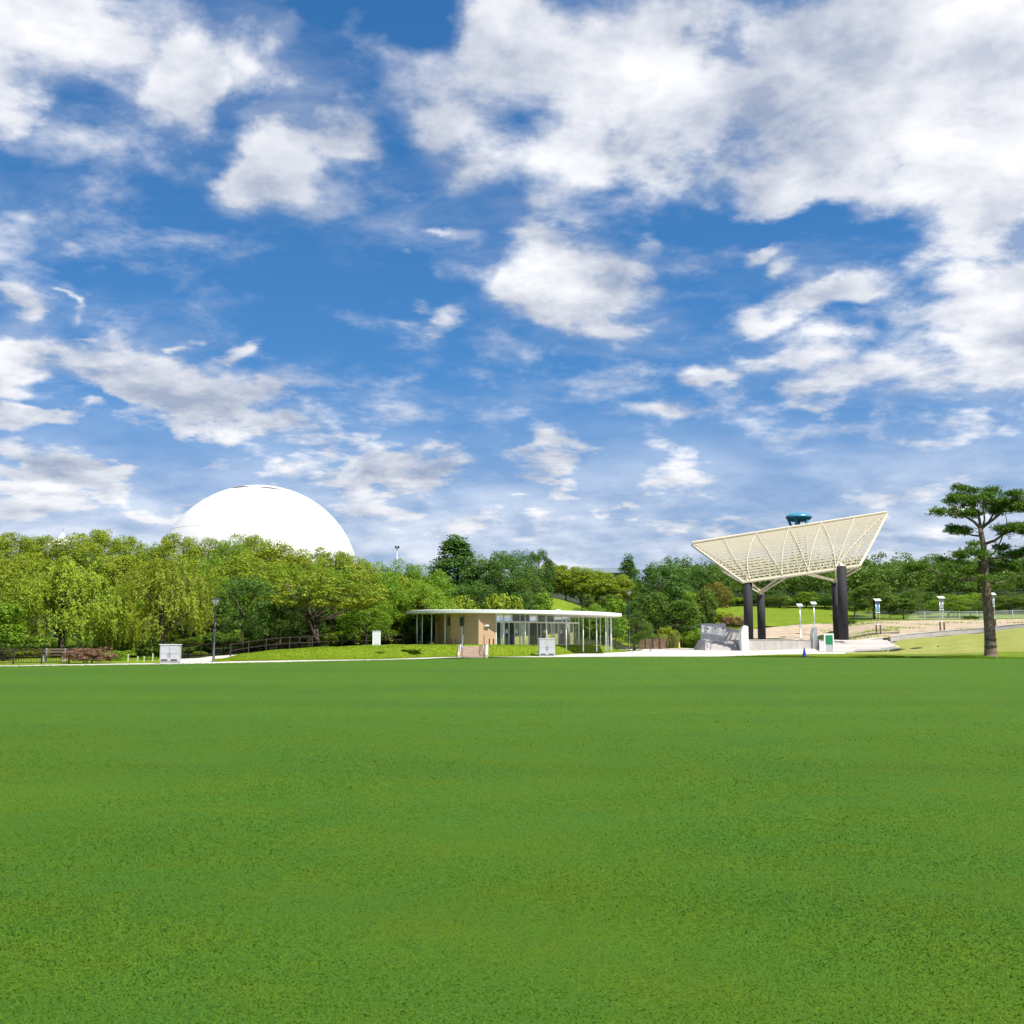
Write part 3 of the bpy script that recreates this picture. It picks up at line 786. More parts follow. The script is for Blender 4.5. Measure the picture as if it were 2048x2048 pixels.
def fin(u0, u1, vt, skew, deep):
    x0, x1 = sx(u0, SY - .3), sx(u1, SY - .3); zt = ZV(vt, SY); w = x1 - x0
    poly = [(x0, 0), (x1, 0), (x1, zt - .12), (x0 + w * .62, zt), (x0 + w * .33, zt - .02), (x0, zt - skew)]
    n_ = len(poly)
    f = [sl(x, SY - .3, z) for x, z in poly]; bk = [sl(x, SY + deep, max(0, z if z == 0 else z - .12)) for x, z in poly]
    MB().add(f + bk, [tuple(range(n_)), tuple(range(n_, 2 * n_))[::-1]] + [(i, n_ + i, n_ + (i + 1) % n_, (i + 1) % n_) for i in range(n_)]).build('fin_wall', mat('white_concrete', (.74, .72, .69), .8, var=.06, scale=1.5), stg)
fin(1483, 1497, 1251, .75, 1.2)
fin(1627, 1635, 1254, .75, 1.2)
# left stairs and the walls behind them
for k in range(8):
    sbox('step', sx(1397, 137) + .10 * k, sx(1483, SY) - .05, 132.4 + .55 * k, 141, .163 * k + .001 * k, .163 * (k + 1), mat('shaded_granite_step', (.48, .45, .435), .85, var=.12, scale=2), .01)
sbox('rear_wall', sx(1404, 138), sx(1453, 138), 138.3, 138.9, .0, ZV(1247, 138), M_conc_dark)
a0_, a1_ = sx(1453, 139), sx(1486, 139)
MB().add([sl(a0_ + .02, 139.2, 0), sl(a1_, 139.2, 0), sl(a1_, 139.2, ZV(1262, 139)), sl(a0_ + .02, 139.2, ZV(1253, 139)), sl(a0_ + .02, 139.7, 0), sl(a1_, 139.7, 0), sl(a1_, 139.7, ZV(1262, 139)), sl(a0_ + .02, 139.7, ZV(1253, 139))],
         [(0, 1, 2, 3), (7, 6, 5, 4), (3, 2, 6, 7), (0, 3, 7, 4), (1, 5, 6, 2)]).build('sloping_wall', M_conc, stg)
for u, v in ((1409, 1255.5), (1416, 1257.5), (1431, 1256.5), (1446, 1256.5)):
    p = P(u, v, 138.3); q = sl(p.x, p.y, p.z)
    MB().cbox(q[0], q[1], q[2], .26, .06, .10).build('wall_slot', M_darkglass, stg)
hrail = [sl(sx(1411, 136.5), 132.9, .95), sl(sx(1413, 137), 136.9, 2.35), sl(sx(1413, 137), 138.2, 2.35)]
MB().tube([sl(sx(1411, 136.5), 132.9, .0)] + hrail, .05, 8).build('handrail', M_greym, stg)
# right stairs: wide low terraces that reach farther right step by step
for k in range(9):
    ya = 122.6 + .95 * k; yb2 = 131.6; ul, ur = 1638, 1812 - 4.6 * k
    z1 = (SZ - .01) * (k + 1) / 9
    def slab(y0, y1, z0, z1_, d=0.0):
        f = (y1 - y0) / (yb2 - y0)
        pl_, pr_ = sl(sx(ul, y0) - d, y0, z0), sl(sx(ur, y0) + d, y0, z0)
        ql_ = sl(sx(ul, y0) * (1 - f) + sx(ul, yb2) * f - d, y1, z0); qr_ = sl(sx(ur, y0) + d + .3 * f, y1, z0)
        return MB().prism([pl_[:2], pr_[:2], qr_[:2], ql_[:2]], pl_[2], z1_ - S0.z)
    slab(ya, yb2, .001 * k, z1 - .071).build('step', mat('terrace_step', (.60, .545, .51), .85, var=.08, scale=1.5), stg)
    slab(ya - .05, ya + .45, z1 - .070, z1, .025).build('lit_tread_strip', mat('lit_tread_tone', (.78, .74, .70), .8), stg)  # added pale strip: the sunlit tread is put into its colour
# four round columns
M_col = mat('charcoal_column', (.024, .024, .027), .75, var=.25, scale=3.5, bump=.5, bscale=14, spec=.25)
COLS = {'n1': (1495, 1161, 132.0), 'n2': (1683, 1133, 128.5), 'f1': (1521.5, 1189.5, 150.0), 'f2': (1671.5, 1167, 146.0)}
can = empty('stage_canopy', (sx(1590, 136), 136.0, SZ), 'large cream louvred canopy fanning upward over the stage on four charcoal columns', 'canopy')
O = can.location.copy()
def cl(p): return Vector(p) - O
top = {}
for k, (u, v, Y) in COLS.items():
    p = P(u, v, Y); top[k] = p
    c_ = MB().lathe([(.55, 0), (.55, p.z - SZ)], 28, *(cl(p).xy)).build('column', M_col, can, True)
    MB().lathe([(.30, p.z - SZ), (.40, p.z - SZ + .02), (.40, p.z - SZ + .10), (.16, p.z - SZ + .22)], 20, *(cl(p).xy)).build('bearing', mat('cream_steel', (.56, .50, .37), .5, var=.04, scale=2), c_, True)
M_cream = MATS['cream_steel']
TL, TR = P(1384, 1086, 141.0), P(1774, 1025, 140.0)
BL, BR = P(1486, 1160, 131.5), P(1719, 1128, 128.8)
def srf(a, b, off=0.0):          # a across 0..1, b from the high rear edge 0 to the low front edge 1
    p = TL.lerp(TR, a).lerp(BL.lerp(BR, a), b)
    bow = .35 * math.sin(math.pi * min(1, b)) * (a * .6 + .2)        # the surface bellies slightly
    return p + Vector((0, off * .5, -bow * .4 - off))
NS = 17
for k in range(NS):
    b_ = (k + .3) / (NS - .4)
    q = [cl(srf(a, b_, .16)) for a in np.linspace(0, 1, 13)]
    vs = []; hh = .178 - .088 * b_; dp = .34 - .16 * b_       # an upstand facing the front with a flat top leaf behind it
    for p in q: vs += [(p.x, p.y, p.z - hh), (p.x, p.y + .03, p.z - hh), (p.x, p.y + .03, p.z + hh - .03), (p.x, p.y + dp, p.z + hh - .03), (p.x, p.y + dp, p.z + hh), (p.x, p.y, p.z + hh)]
    fs = [tuple(range(6))[::-1], tuple(12 * 6 + i for i in range(6))]
    for i in range(12):
        for j in range(6): fs.append((i * 6 + j, i * 6 + (j + 1) % 6, i * 6 + 6 + (j + 1) % 6, i * 6 + 6 + j))
    MB().add(vs, fs).build('louvre', M_cream, can)
def beam(p, q, w, h, name): MB().bar(cl(p), cl(q), w, h).build(name, M_cream, can)
def curve_beam(a0, a1, off, w, name, nseg=8):
    q = [cl(srf(a0 + (a1 - a0) * t, t, off)) for t in np.linspace(0, 1, nseg + 1)]
    MB().tube(q, w, 6).build(name, M_cream, can)
for a in (0.0, 1.0): curve_beam(a, a, .25, .17, 'edge_beam')
MB().tube([cl(srf(a, 0, -.05)) for a in np.linspace(0, 1, 13)], .16, 6).build('top_beam', M_cream, can)
MB().tube([cl(srf(a, 1, .28)) for a in np.linspace(0, 1, 13)], .15, 6).build('bottom_beam', M_cream, can)
nodes_b = [.065, .345, .565, .80]             # where ribs gather on the rear edge
tops_a = [.0, .166, .333, .5, .666, .833, 1.0]
pairs = [(.0, .065), (.166, .065), (.333, .345), (.333, .065), (.5, .345), (.5, .565), (.666, .565), (.666, .80), (.833, .80), (1.0, .80)]
for a0, a1 in pairs: curve_beam(a0, a1, -.02, .045, 'rib')
for a0 in np.linspace(.0833, .9167, 11): curve_beam(a0, a0, .30, .045, 'purlin_rib')
# lattice of slanting ties in the lower half
for k in range(22):
    a = .02 + .96 * k / 21
    for s in (-1, 1):
        a2 = a + s * .085
        if 0 <= a2 <= 1:
            q = [cl(srf(a + (a2 - a) * t, .46 + .54 * t, .52)) for t in np.linspace(0, 1, 4)]
            MB().tube(q, .035, 5).build('lattice_tie', M_cream, can)
# struts from the rear columns to the canopy
tb = {k: top[k] + Vector((0, 0, .35)) for k in top}
for k, al in (('f1', (.345,)), ('f2', (.565,))):
    for a in al:
        for d_ in (-.25, .25): beam(tb[k] + Vector((d_, 0, 0)), srf(a, 1.0, .35) + Vector((d_ * 1.6, 0, 0)), .17, .17, 'strut')
for d_ in (-.2, .25):
    beam(tb['f1'] + Vector((0, 0, d_)), srf(.0, .62, .5) + Vector((0, 0, d_)), .16, .16, 'strut')
    beam(tb['f2'] + Vector((0, 0, d_)), srf(1.0, .97, .5) + Vector((0, 0, d_)), .16, .16, 'strut')
beam(tb['f1'], srf(.065, 1, .3), .16, .16, 'strut'); beam(tb['f2'], srf(.80, 1, .3), .16, .16, 'strut')
beam(tb['n1'], srf(.05, 1, .3), .3, .3, 'strut'); beam(tb['n2'], srf(.82, 1, .3), .3, .3, 'strut')

# green railing beside the stage stairs
rail_fence('green_railing', [(1391, 145.0), (1405, 139.0)], 'short dark green railing beside the left stage stairs', 1.2, (.15, 1.05), mat('green_rail', (.02, .09, .04), .5), .16, 1.1, .05, ground=lambda x, y: .03)

# information board, cone, marker post
p = ground_pt(1658.5, 1305)
r = empty('information_board', (p.x, p.y, .022), 'grey information board with a green panel at the foot of the stage terraces', 'sign')
hw_, hh_ = 17 / FPX * p.y / 2, 37 / FPX * p.y
MB().box(-hw_ + .06, hw_ - .06, -.06, .06, 0, hh_ - .06).build('panel', mat('board_grey', (.36, .38, .38), .5, var=.05), r)
for s in (-1, 1): MB().box(s * hw_ - .055, s * hw_ + .055, -.09, .09, 0, hh_).build('post', M_white, r, bevel=.01)
MB().box(-hw_ + .056, hw_ - .056, -.085, .085, hh_ - .16, hh_ - .002).build('header', M_white, r)
MB().box(-hw_ + .08, hw_ - .08, -.075, -.061, hh_ * .42, hh_ - .22).build('green_panel', mat('sign_green', (.01, .19, .075), .45), r)
p = ground_pt(1609, 1314.6)
r = empty('traffic_cone', (p.x, p.y, .06), 'blue traffic cone on the verge in front of the stage', 'traffic cone')
M_blue = mat('blue_plastic', (.012, .03, .30), .45)
MB().box(-.20, .20, -.20, .20, 0, .04).build('base', M_blue, r, bevel=.015)
MB().lathe([(.155, .04), (.15, .07), (.10, .36), (.045, .70), (.03, .74)], 20).build('body', M_blue, r, True)
p = ground_pt(1358, 1296.5)
r = empty('marker_post', (p.x, 152.0, H(p.x, 152) + .04), 'pale yellow marker post on the grass left of the stage', 'post')
r.location.x = XU(1358, 152)
MB().lathe([(.14, 0), (.13, .1), (.09, .62), (.05, .78)], 10).build('shaft', mat('yellow_paint', (.62, .55, .12), .6), r, True)
MB().lathe([(.17, 0), (.17, .05)], 10).build('foot', mat('yellow_paint', (.62, .55, .12), .6), r)

# ------------------------------------------------------------------ solar lamps
M_alu = mat('aluminium', (.60, .61, .62), .35, metal=.5)
M_solar = mat('solar_glass', (.10, .11, .13), .15)
def solar_single(u, vt, Y, label):
    x = XU(u, Y); z = H(x, Y) + .03 if Y > 158 else SZ; h = ZV(vt, Y) - z
    r = empty('solar_lamp', (x, Y, z), label, 'street lamp', 'twin solar lamps behind the stage')
    MB().lathe([(.17, 0), (.17, .05), (.10, .06), (.10, h * .4), (.085, h * .42), (.07, h - .3)], 10).build('pole', M_alu, r, True)
    MB().add([(-.38, -.30, h - .34), (.40, -.30, h - .34), (.38, .28, h), (-.46, .28, h), (-.38, -.30, h - .29), (.40, -.30, h - .29), (.38, .28, h + .05), (-.46, .28, h + .05)],
             [(0, 3, 2, 1), (4, 5, 6, 7), (0, 1, 5, 4), (1, 2, 6, 5), (2, 3, 7, 6), (3, 0, 4, 7)]).build('solar_panel', mat('panel_back', (.62, .64, .66), .4), r)
    MB().box(-.18, .18, -.18, .18, h - .62, h - .40).build('lamp_head', M_alu, r)
    MB().box(-.11, .11, -.13, .0, h * .50, h * .62).build('control_box', M_cab, r)
solar_single(1601.5, 1208, 158.5, 'left of the twin solar lamp posts behind the stage wall')
solar_single(1629.5, 1204, 160.5, 'right of the twin solar lamp posts behind the stage wall')
def solar_tower(u, vt, Y, label, ban):
    x = XU(u, Y); z = H(x, Y) + .02; h = ZV(vt, Y) - z
    r = empty('solar_light_column', (x, Y, z), label, 'street lamp', 'solar light columns on the dry slope')
    for s in (-1, 1):
        MB().box(s * .26 - .08, s * .26 + .08, -.08, .08, 0, h * .26).build('base_post', mat('dark_wood_post', (.10, .07, .05), .8), r)
        MB().tube([(s * .22, 0, h * .24), (s * .22, 0, h - .25)], .04, 8).build('pole', M_alu, r, True)
    for zz in (.28, .62, .95): MB().box(-.27, .27, -.045, .045, h * zz - .05, h * zz + .05).build('cross_bar', M_white, r)
    MB().box(-.175, .175, -.03, .03, h * .66, h * .92).build('banner', mat(*ban), r)
    MB().add([(-.36, -.25, h - .26), (.48, -.25, h - .26), (.40, .25, h), (-.46, .25, h), (-.36, -.25, h - .21), (.48, -.25, h - .21), (.40, .25, h + .05), (-.46, .25, h + .05)],
             [(0, 3, 2, 1), (4, 5, 6, 7), (0, 1, 5, 4), (1, 2, 6, 5), (2, 3, 7, 6), (3, 0, 4, 7)]).build('solar_panel', MATS['panel_back'], r)
solar_tower(1757.5, 1198, 141, 'solar light column with a blue banner right of the stage canopy', ('banner_blue', (.10, .25, .48), .6))
solar_tower(1885.5, 1193, 141.5, 'solar light column with a grey banner in the middle of the dry slope', ('banner_grey', (.28, .31, .31), .6))
solar_tower(1988.5, 1186, 142, 'solar light column with a grey banner just right of the big pine trunk', ('banner_grey', (.28, .31, .31), .6))

# ------------------------------------------------------------------ low curved walls on the slope
def low_wall(name, tab, label, th=.35, hgt_=.52):
    W = [Vector((XU(u, Y), Y, H(XU(u, Y), Y))) for u, Y in tab]
    r = empty(name, W[0], label, 'wall'); o = W[0].copy()
    for a, b_ in zip(W, W[1:]):
        a_, b2 = a - o, b_ - o; d = (b2 - a_).normalized(); a2 = a_ + d * .012; b3 = b2 - d * .012
        MB().bar(a2 + Vector((0, 0, hgt_ / 2 - .15)), b3 + Vector((0, 0, hgt_ / 2 - .15)), th, hgt_ + .3).build('wall_block', M_conc, r)
        MB().bar(a2 + Vector((0, 0, hgt_ + .03)), b3 + Vector((0, 0, hgt_ + .03)), th + .08, .06).build('coping', mat('white_coping', (.52, .49, .44), .8), r)
low_wall('low_curved_wall', [(1690, 129.5), (1715, 130.6), (1740, 131.8), (1764, 132.6)], 'short pale concrete wall curving beside the stage terraces')
low_wall('low_curved_wall', [(1779, 133.2), (1815, 134.0), (1860, 134.6), (1910, 135), (1960, 135), (2010, 134.6), (2060, 134), (2140, 132.6), (2230, 130.5)], 'long low pale concrete wall sweeping across the dry slope behind the pine')
low_wall('low_curved_wall', [(1690, 144), (1740, 142), (1800, 140.5)], 'thin inner kerb wall on the sandy ground behind the terraces', .25, .22)

# ------------------------------------------------------------------ far things
WY = 310.0
c = P(1597.5, 1034.5, WY); k = WY / FPX
r = empty('water_tower', (c.x, WY, H(c.x, WY)), 'turquoise blue flattened water tank on legs showing above the canopy', 'water tower')
zc_ = c.z - r.location.z
M_tank = mat('turquoise_tank', (.045, .22, .34), .35, var=.12, scale=.8)
ra, rbz = 25.5 * k, 10.0 * k
tank = MB().lathe([(max(.05, ra * math.cos(a)), zc_ + rbz * math.sin(a)) for a in np.linspace(-math.pi / 2, math.pi / 2, 25)], 40).build('tank', M_tank, r, True)
MB().lathe([(ra * 1.006, zc_ - .12), (ra * 1.02, zc_ - .08), (ra * 1.02, zc_ + .08), (ra * 1.006, zc_ + .12)], 40).build('rim_band', M_tank, tank, True)
for a in range(5):
    t = a * 2 * math.pi / 5 + .35
    MB().tube([(ra * .78 * math.cos(t), ra * .78 * math.sin(t), zc_ - rbz * .45), (ra * .55 * math.cos(t), ra * .55 * math.sin(t), zc_ - rbz * 2.3), (ra * .52 * math.cos(t), ra * .52 * math.sin(t), 0)], [.42, .30, .34], 10).build('leg', M_tank, r, True)
MB().tube([(0, 0, zc_ - rbz * .8), (0, 0, 0)], .35, 10).build('riser_pipe', M_tank, r, True)
# floodlight mast
FYd = 225.0; x = XU(792, FYd); z = H(x, FYd); h = ZV(1094, FYd) - z
r = empty('floodlight_mast', (x, FYd, z), 'thin floodlight mast above the trees right of the dome', 'floodlight')
MB().tube([(0, 0, 0), (0, 0, h)], [.16, .09], 8).build('pole', M_greym, r, True)
MB().box(-.42, .42, -.05, .05, h - .25, h - .12).build('crossarm', M_blackm, r)
for s in (-1, 1): MB().box(s * .30 - .17, s * .30 + .17, -.25, .12, h - .12, h + .22).build('lamp_head', M_blackm, r, bevel=.03)
MB().box(-.1, .1, -.28, .0, h - .55, h - .28).build('lamp_head', M_blackm, r)
# tent peak at the far left
TY = 190.0; p = P(126, 1064, TY); z = H(p.x, TY)
r = empty('tent_roof', (p.x, TY, z), 'small white tent peak poking above the trees at far left', 'tent')
hp = p.z - z
MB().add([(-1.9, -1.9, hp - 2.4), (1.9, -1.9, hp - 2.4), (1.9, 1.9, hp - 2.4), (-1.9, 1.9, hp - 2.4), (-.5, -.5, hp - 1.0), (.5, -.5, hp - 1.0), (.5, .5, hp - 1.0), (-.5, .5, hp - 1.0), (0, 0, hp)],
         [(0, 1, 5, 4), (1, 2, 6, 5), (2, 3, 7, 6), (3, 0, 4, 7), (4, 5, 8), (5, 6, 8), (6, 7, 8), (7, 4, 8), (3, 2, 1, 0)]).build('canvas', M_white, r)
for sx_ in (-1, 1):
    for sy_ in (-1, 1): MB().tube([(sx_ * 1.8, sy_ * 1.8, 0), (sx_ * 1.8, sy_ * 1.8, hp - 2.38)], .08, 8).build('pole', M_greym, r)
MB().tube([(0, 0, hp - .1), (0, 0, hp + .8)], .04, 6).build('mast', M_greym, r)
# long grey roof far behind the slope
GYd = 270.0; a = P(1150, 1141, GYd); b_ = P(1262, 1141, GYd); z = H(a.x, GYd)
r = empty('long_grey_building', ((a.x + b_.x) / 2, GYd, z), 'long low grey-blue building roof far behind the slope trees', 'building')
w2 = (b_.x - a.x) / 2
MB().box(-w2, w2, 0, 10, 0, a.z - z - .6).build('wall', mat('far_wall', (.15, .19, .21), .8), r)
MB().add([(-w2 - .5, -.5, a.z - z - .6), (w2 + .5, -.5, a.z - z - .6), (w2 + .5, 10.5, a.z - z - .6), (-w2 - .5, 10.5, a.z - z - .6), (-w2, 5, a.z - z + 1.0), (w2, 5, a.z - z + 1.0)],
         [(0, 1, 5, 4), (2, 3, 4, 5), (0, 4, 3), (1, 2, 5), (3, 2, 1, 0)]).build('roof', mat('far_roof', (.13, .17, .19), .7), r)
for k in range(8): MB().box(-w2 + 1 + k * w2 * .24, -w2 + 2.2 + k * w2 * .24, -.06, -.002, 1.5, 2.7).build('window', M_darkglass, r)
# bench and stakes at the far left
p = Vector((XU(110, 71), 71, 0)); z = H(p.x, 71) + .02
r = empty('park_bench', (p.x, 71, z), 'weathered wooden bench behind the picket railing at far left', 'bench')
M_bw = mat('bench_wood', (.17, .13, .09), .8, var=.15, scale=5)
for k in range(3): MB().box(-.75, .75, -.22 + k * .16, -.09 + k * .16, .40, .44).build('seat_slat', M_bw, r)
for k in range(2): MB().box(-.75, .75, .27, .30, .56 + k * .16, .68 + k * .16).build('back_slat', M_bw, r)
for s in (-1, 1): MB().box(s * .6 - .04, s * .6 + .04, -.2, .26, 0, .398).build('leg', M_conc_dark, r); MB().box(s * .6 - .03, s * .6 + .03, .225, .268, .4, .84).build('back_post', M_conc_dark, r)
for i, (u, v, hh, lab) in enumerate(((258, 1327, .42, 'pale stake nearest the reddish shrub by the lawn edge'), (277, 1326.5, .30, 'second pale stake right of the reddish shrub'), (290, 1326, .30, 'third pale stake right of the reddish shrub'), (307, 1325, .50, 'pale stake standing closest to the left grey cabinet'))):
    y = 72.0; x = XU(u, y)
    o = empty('marker_stake', (x, y, H(x, y) + .01), lab, 'stake', 'marker stakes by the lawn edge')
    MB().cbox(0, 0, hh / 2, .07, .05, hh).build('shaft', mat('stake_wood', (.55, .52, .42), .8), o, bevel=.005)
    MB().cbox(0, 0, hh + .02, .08, .06, .04).build('tip', mat('stake_tip', (.6, .58, .5), .7), o)

# ------------------------------------------------------------------ trees and plants
def leaf_mat(name, ca, cb, cc, transl=.32, gloss=.35):
    """ca..cb by leaf, cc where the whole tree turns"""
    m = bpy.data.materials.new(name); m.use_nodes = True; nt = m.node_tree; b = nt.nodes['Principled BSDF']
    b.inputs['Roughness'].default_value = .55; b.inputs['Specular IOR Level'].default_value = gloss
    at = nt.nodes.new('ShaderNodeAttribute'); at.attribute_name = 'tone'
    oi = nt.nodes.new('ShaderNodeObjectInfo')
    m1 = nt.nodes.new('ShaderNodeMix'); m1.data_type = 'RGBA'; m1.inputs[6].default_value = (*ca, 1); m1.inputs[7].default_value = (*cb, 1)
    nt.links.new(at.outputs['Fac'], m1.inputs[0])
    m2 = nt.nodes.new('ShaderNodeMix'); m2.data_type = 'RGBA'; m2.inputs[7].default_value = (*cc, 1)
    r = nt.nodes.new('ShaderNodeMapRange'); r.inputs[3].default_value = 0; r.inputs[4].default_value = .6
    nt.links.new(oi.outputs['Random'], r.inputs[0]); nt.links.new(r.outputs[0], m2.inputs[0]); nt.links.new(m1.outputs[2], m2.inputs[6])
    nt.links.new(m2.outputs[2], b.inputs['Base Color'])
    t = nt.nodes.new('ShaderNodeBsdfTranslucent'); nt.links.new(m2.outputs[2], t.inputs[0])
    ms = nt.nodes.new('ShaderNodeMixShader'); ms.inputs[0].default_value = transl
    out = [n for n in nt.nodes if n.type == 'OUTPUT_MATERIAL'][0]
    nt.links.new(b.outputs[0], ms.inputs[1]); nt.links.new(t.outputs[0], ms.inputs[2]); nt.links.new(ms.outputs[0], out.inputs[0])
    return m
LM = {
    'yellowgreen': leaf_mat('leaf_yellow_green', (.110, .190, .007), (.350, .440, .020), (.28, .33, .012), .36),
    'fresh': leaf_mat('leaf_fresh_green', (.085, .200, .008), (.240, .390, .018), (.20, .30, .012), .36),
    'olive': leaf_mat('leaf_olive', (.110, .170, .007), (.300, .355, .017), (.24, .28, .010), .36),
    'mid': leaf_mat('leaf_mid_green', (.052, .125, .010), (.120, .215, .016), (.125, .185, .012), .36),
    'dark': leaf_mat('leaf_dark_green', (.034, .105, .011), (.100, .205, .020), (.09, .165, .013), .3),
    'blue': leaf_mat('leaf_blue_green', (.042, .118, .020), (.120, .235, .040), (.09, .18, .025), .3),
    'brown': leaf_mat('leaf_red_brown', (.15, .075, .045), (.34, .19, .12), (.24, .14, .08), .25),
    'autumn': leaf_mat('leaf_turning', (.12, .13, .012), (.23, .20, .02), (.18, .16, .015)),
    'reed': leaf_mat('leaf_reed', (.22, .22, .06), (.42, .37, .15), (.3, .3, .1)),
    'pine': leaf_mat('pine_needles', (.036, .110, .012), (.165, .265, .024), (.10, .19, .014), .35, .3),
}
M_bark = mat('bark', (.085, .065, .048), .95, var=.35, scale=6, bump=.8, bscale=10, spec=.1)
M_pbark = mat('pine_bark', (.25, .18, .13), .95, col2=(.11, .08, .06), scale=3.5, bump=1.0, bscale=9, spec=.1)

def unit(a): return a / np.maximum(np.linalg.norm(a, axis=-1, keepdims=True), 1e-9)
def quads_mesh(name, V, tone, m):
    n, k = V.shape[0], V.shape[1]
    me = bpy.data.meshes.new(name)
    me.vertices.add(n * k); me.vertices.foreach_set('co', np.ascontiguousarray(V.reshape(-1), dtype=np.float32))
    me.loops.add(n * k); me.loops.foreach_set('vertex_index', np.arange(n * k, dtype=np.int32))
    me.polygons.add(n); me.polygons.foreach_set('loop_start', np.arange(0, n * k, k, dtype=np.int32)); me.polygons.foreach_set('loop_total', np.full(n, k, np.int32))
    a = me.attributes.new('tone', 'FLOAT', 'FACE'); a.data.foreach_set('value', np.clip(tone, 0, 1).astype(np.float32))
    me.materials.append(m); me.update(calc_edges=True)
    return me
def leaves_at(c, n, size, asp, r, hang=None):
    """rhombic leaves at c with normals n; hang: direction the blade points to"""
    a = hang if hang is not None else unit(np.cross(n, r.normal(size=c.shape)))
    b = unit(np.cross(n, a)); a = unit(np.cross(b, n))
    l = size[:, None] * .5; w = l * asp
    return np.stack([c - a * l, c + b * w + a * l * .1, c + a * l, c - b * w + a * l * .1], 1)
def clump_crown(seed, centres, radii, per, size, asp=.6, flat=1.0, upb=.45, outb=.9):
    """leaves on little cushions around each centre; returns quads and tones"""
    r = np.random.default_rng(seed)
    cc = np.asarray(centres); n = len(cc)
    idx = np.repeat(np.arange(n), per)
    d = unit(r.normal(size=(len(idx), 3)) + np.array([0, 0, upb]))
    rad = np.asarray(radii)[idx] * r.uniform(.35, 1.0, len(idx)) ** .55
    p = cc[idx] + d * rad[:, None] * np.array([1, 1, flat])
    nn = unit(d * outb + np.array([0, 0, .55]) + r.normal(size=d.shape) * .55)
    q = leaves_at(p, nn, r.uniform(*size, len(idx)), asp, r)
    ct = r.uniform(0, 1, n)[idx]
    tone = .5 * ct + .5 * r.uniform(0, 1, len(idx))
    return q, tone
def crown_points(seed, n, rx, rz, zc, shape='round', inner=.5):
    r = np.random.default_rng(seed); out = []
    lump = unit(r.normal(size=(9, 3))); amp = r.uniform(-.20, .24, 9)
    while len(out) < n:
        d = unit(r.normal(size=3)); 
        if d[2] < -.75: continue
        k = 1 + float(sum(amp * np.exp(-8 * (1 - lump @ d))))
        rad = k * r.uniform(inner, 1.0) ** .6
        p = d * rad * np.array([rx, rx, rz])
        if shape == 'cone':
            f = np.clip(1.12 - (p[2] / rz + 1) * .50, .12, 1.15); p[0] *= f; p[1] *= f
        if shape == 'oval': p[0] *= 1 - .15 * p[2] / rz; p[1] *= 1 - .15 * p[2] / rz
        if shape == 'umbrella': p[2] = p[2] if p[2] > 0 else p[2] * .35
        out.append(p + np.array([0, 0, zc]))
    return np.array(out)
def trunk_mesh(seed, h, rad, tips, zfork, m=None, stems=1, lean=.2, limbs=9):
    r = np.random.default_rng(seed); mb = MB()
    for s in range(stems):
        a = r.uniform(0, 6.28); off = np.array([math.cos(a), math.sin(a), 0]) * (lean * 2.4 if stems > 1 else lean)
        base = off * (.12 if stems > 1 else 0)
        P_ = [base + off * t ** 1.4 + np.array([math.sin(t * 5 + a) * .08, math.cos(t * 4 + a) * .08, h * t]) for t in np.linspace(0, 1, 7)]
        mb.tube(P_, [rad * (1.35 if i == 0 else 1 - .78 * i / 6) for i in range(7)], 8)
        for k in r.choice(len(tips), min(limbs // stems + 2, len(tips)), replace=False):
            t = np.clip((tips[k][2] / h) * .55, zfork, .9); b0 = base + off * t ** 1.4 + np.array([0, 0, h * t])
            e = np.array(tips[k]); mid = (b0 + e) / 2 + np.array([0, 0, -.15])
            mb.tube([b0, mid, e], [rad * .42 * (1 - t * .5), rad * .25, rad * .08], 5)
    return mb.mesh('trunk', m or M_bark, True)
PROTO = {}
def proto(name, seed, matk, H_, rx, rz, zc, n, per, cr, size, shape='round', asp=.6, flat=.8, zf=.3, rad=.16, stems=1, lean=.2, limbs=9, inner=.5):
    c = crown_points(seed, n, rx, rz, zc, shape, inner)
    r = np.random.default_rng(seed + 5)
    q, t = clump_crown(seed + 1, c, r.uniform(*cr, len(c)), per, size, asp, flat)
    top = q[..., 2].max(); w = np.percentile(np.abs(q[..., 0]), 98.5)
    PROTO[name] = (trunk_mesh(seed + 2, zc + rz * .55, rad, c, zf, None, stems, lean, limbs), quads_mesh('crown', q, t, LM[matk]), top, 2 * w)
# ordinary broadleaf crowns in several shapes and tones
for i, (mk, sd) in enumerate((('yellowgreen', 11), ('yellowgreen', 12), ('fresh', 13), ('olive', 14), ('yellowgreen', 15))):
    proto('wood%d' % i, sd, mk, 8, 2.6 + .2 * (i % 3), 3.7, 4.3, 125, 130, (.5, .95), (.10, .22), asp=.62)
proto('fresh_round', 21, 'fresh', 8, 2.9, 3.6, 4.3, 110, 140, (.45, .9), (.10, .21))
proto('mid_round', 22, 'mid', 8, 2.8, 3.6, 4.3, 110, 140, (.45, .9), (.10, .21))
proto('mid_tall', 23, 'mid', 9, 2.1, 3.9, 5.0, 110, 85, (.4, .8), (.14, .26), 'oval')
proto('dark_round', 24, 'dark', 8, 3.0, 3.6, 4.3, 120, 140, (.45, .95), (.10, .22))
proto('dark_cone', 25, 'dark', 10, 3.1, 4.9, 5.6, 170, 85, (.45, .9), (.15, .28), 'cone', inner=.45)
proto('blue_round', 26, 'blue', 8, 2.9, 3.6, 4.3, 120, 140, (.45, .9), (.10, .22))
proto('autumn_round', 27, 'autumn', 7, 2.7, 2.6, 4.2, 95, 85, (.4, .85), (.14, .26))
proto('spread', 28, 'olive', 7, 3.7, 2.7, 4.4, 150, 80, (.4, .75), (.13, .25), 'umbrella', flat=.5, stems=4, lean=.9, zf=.25, rad=.13, limbs=16)
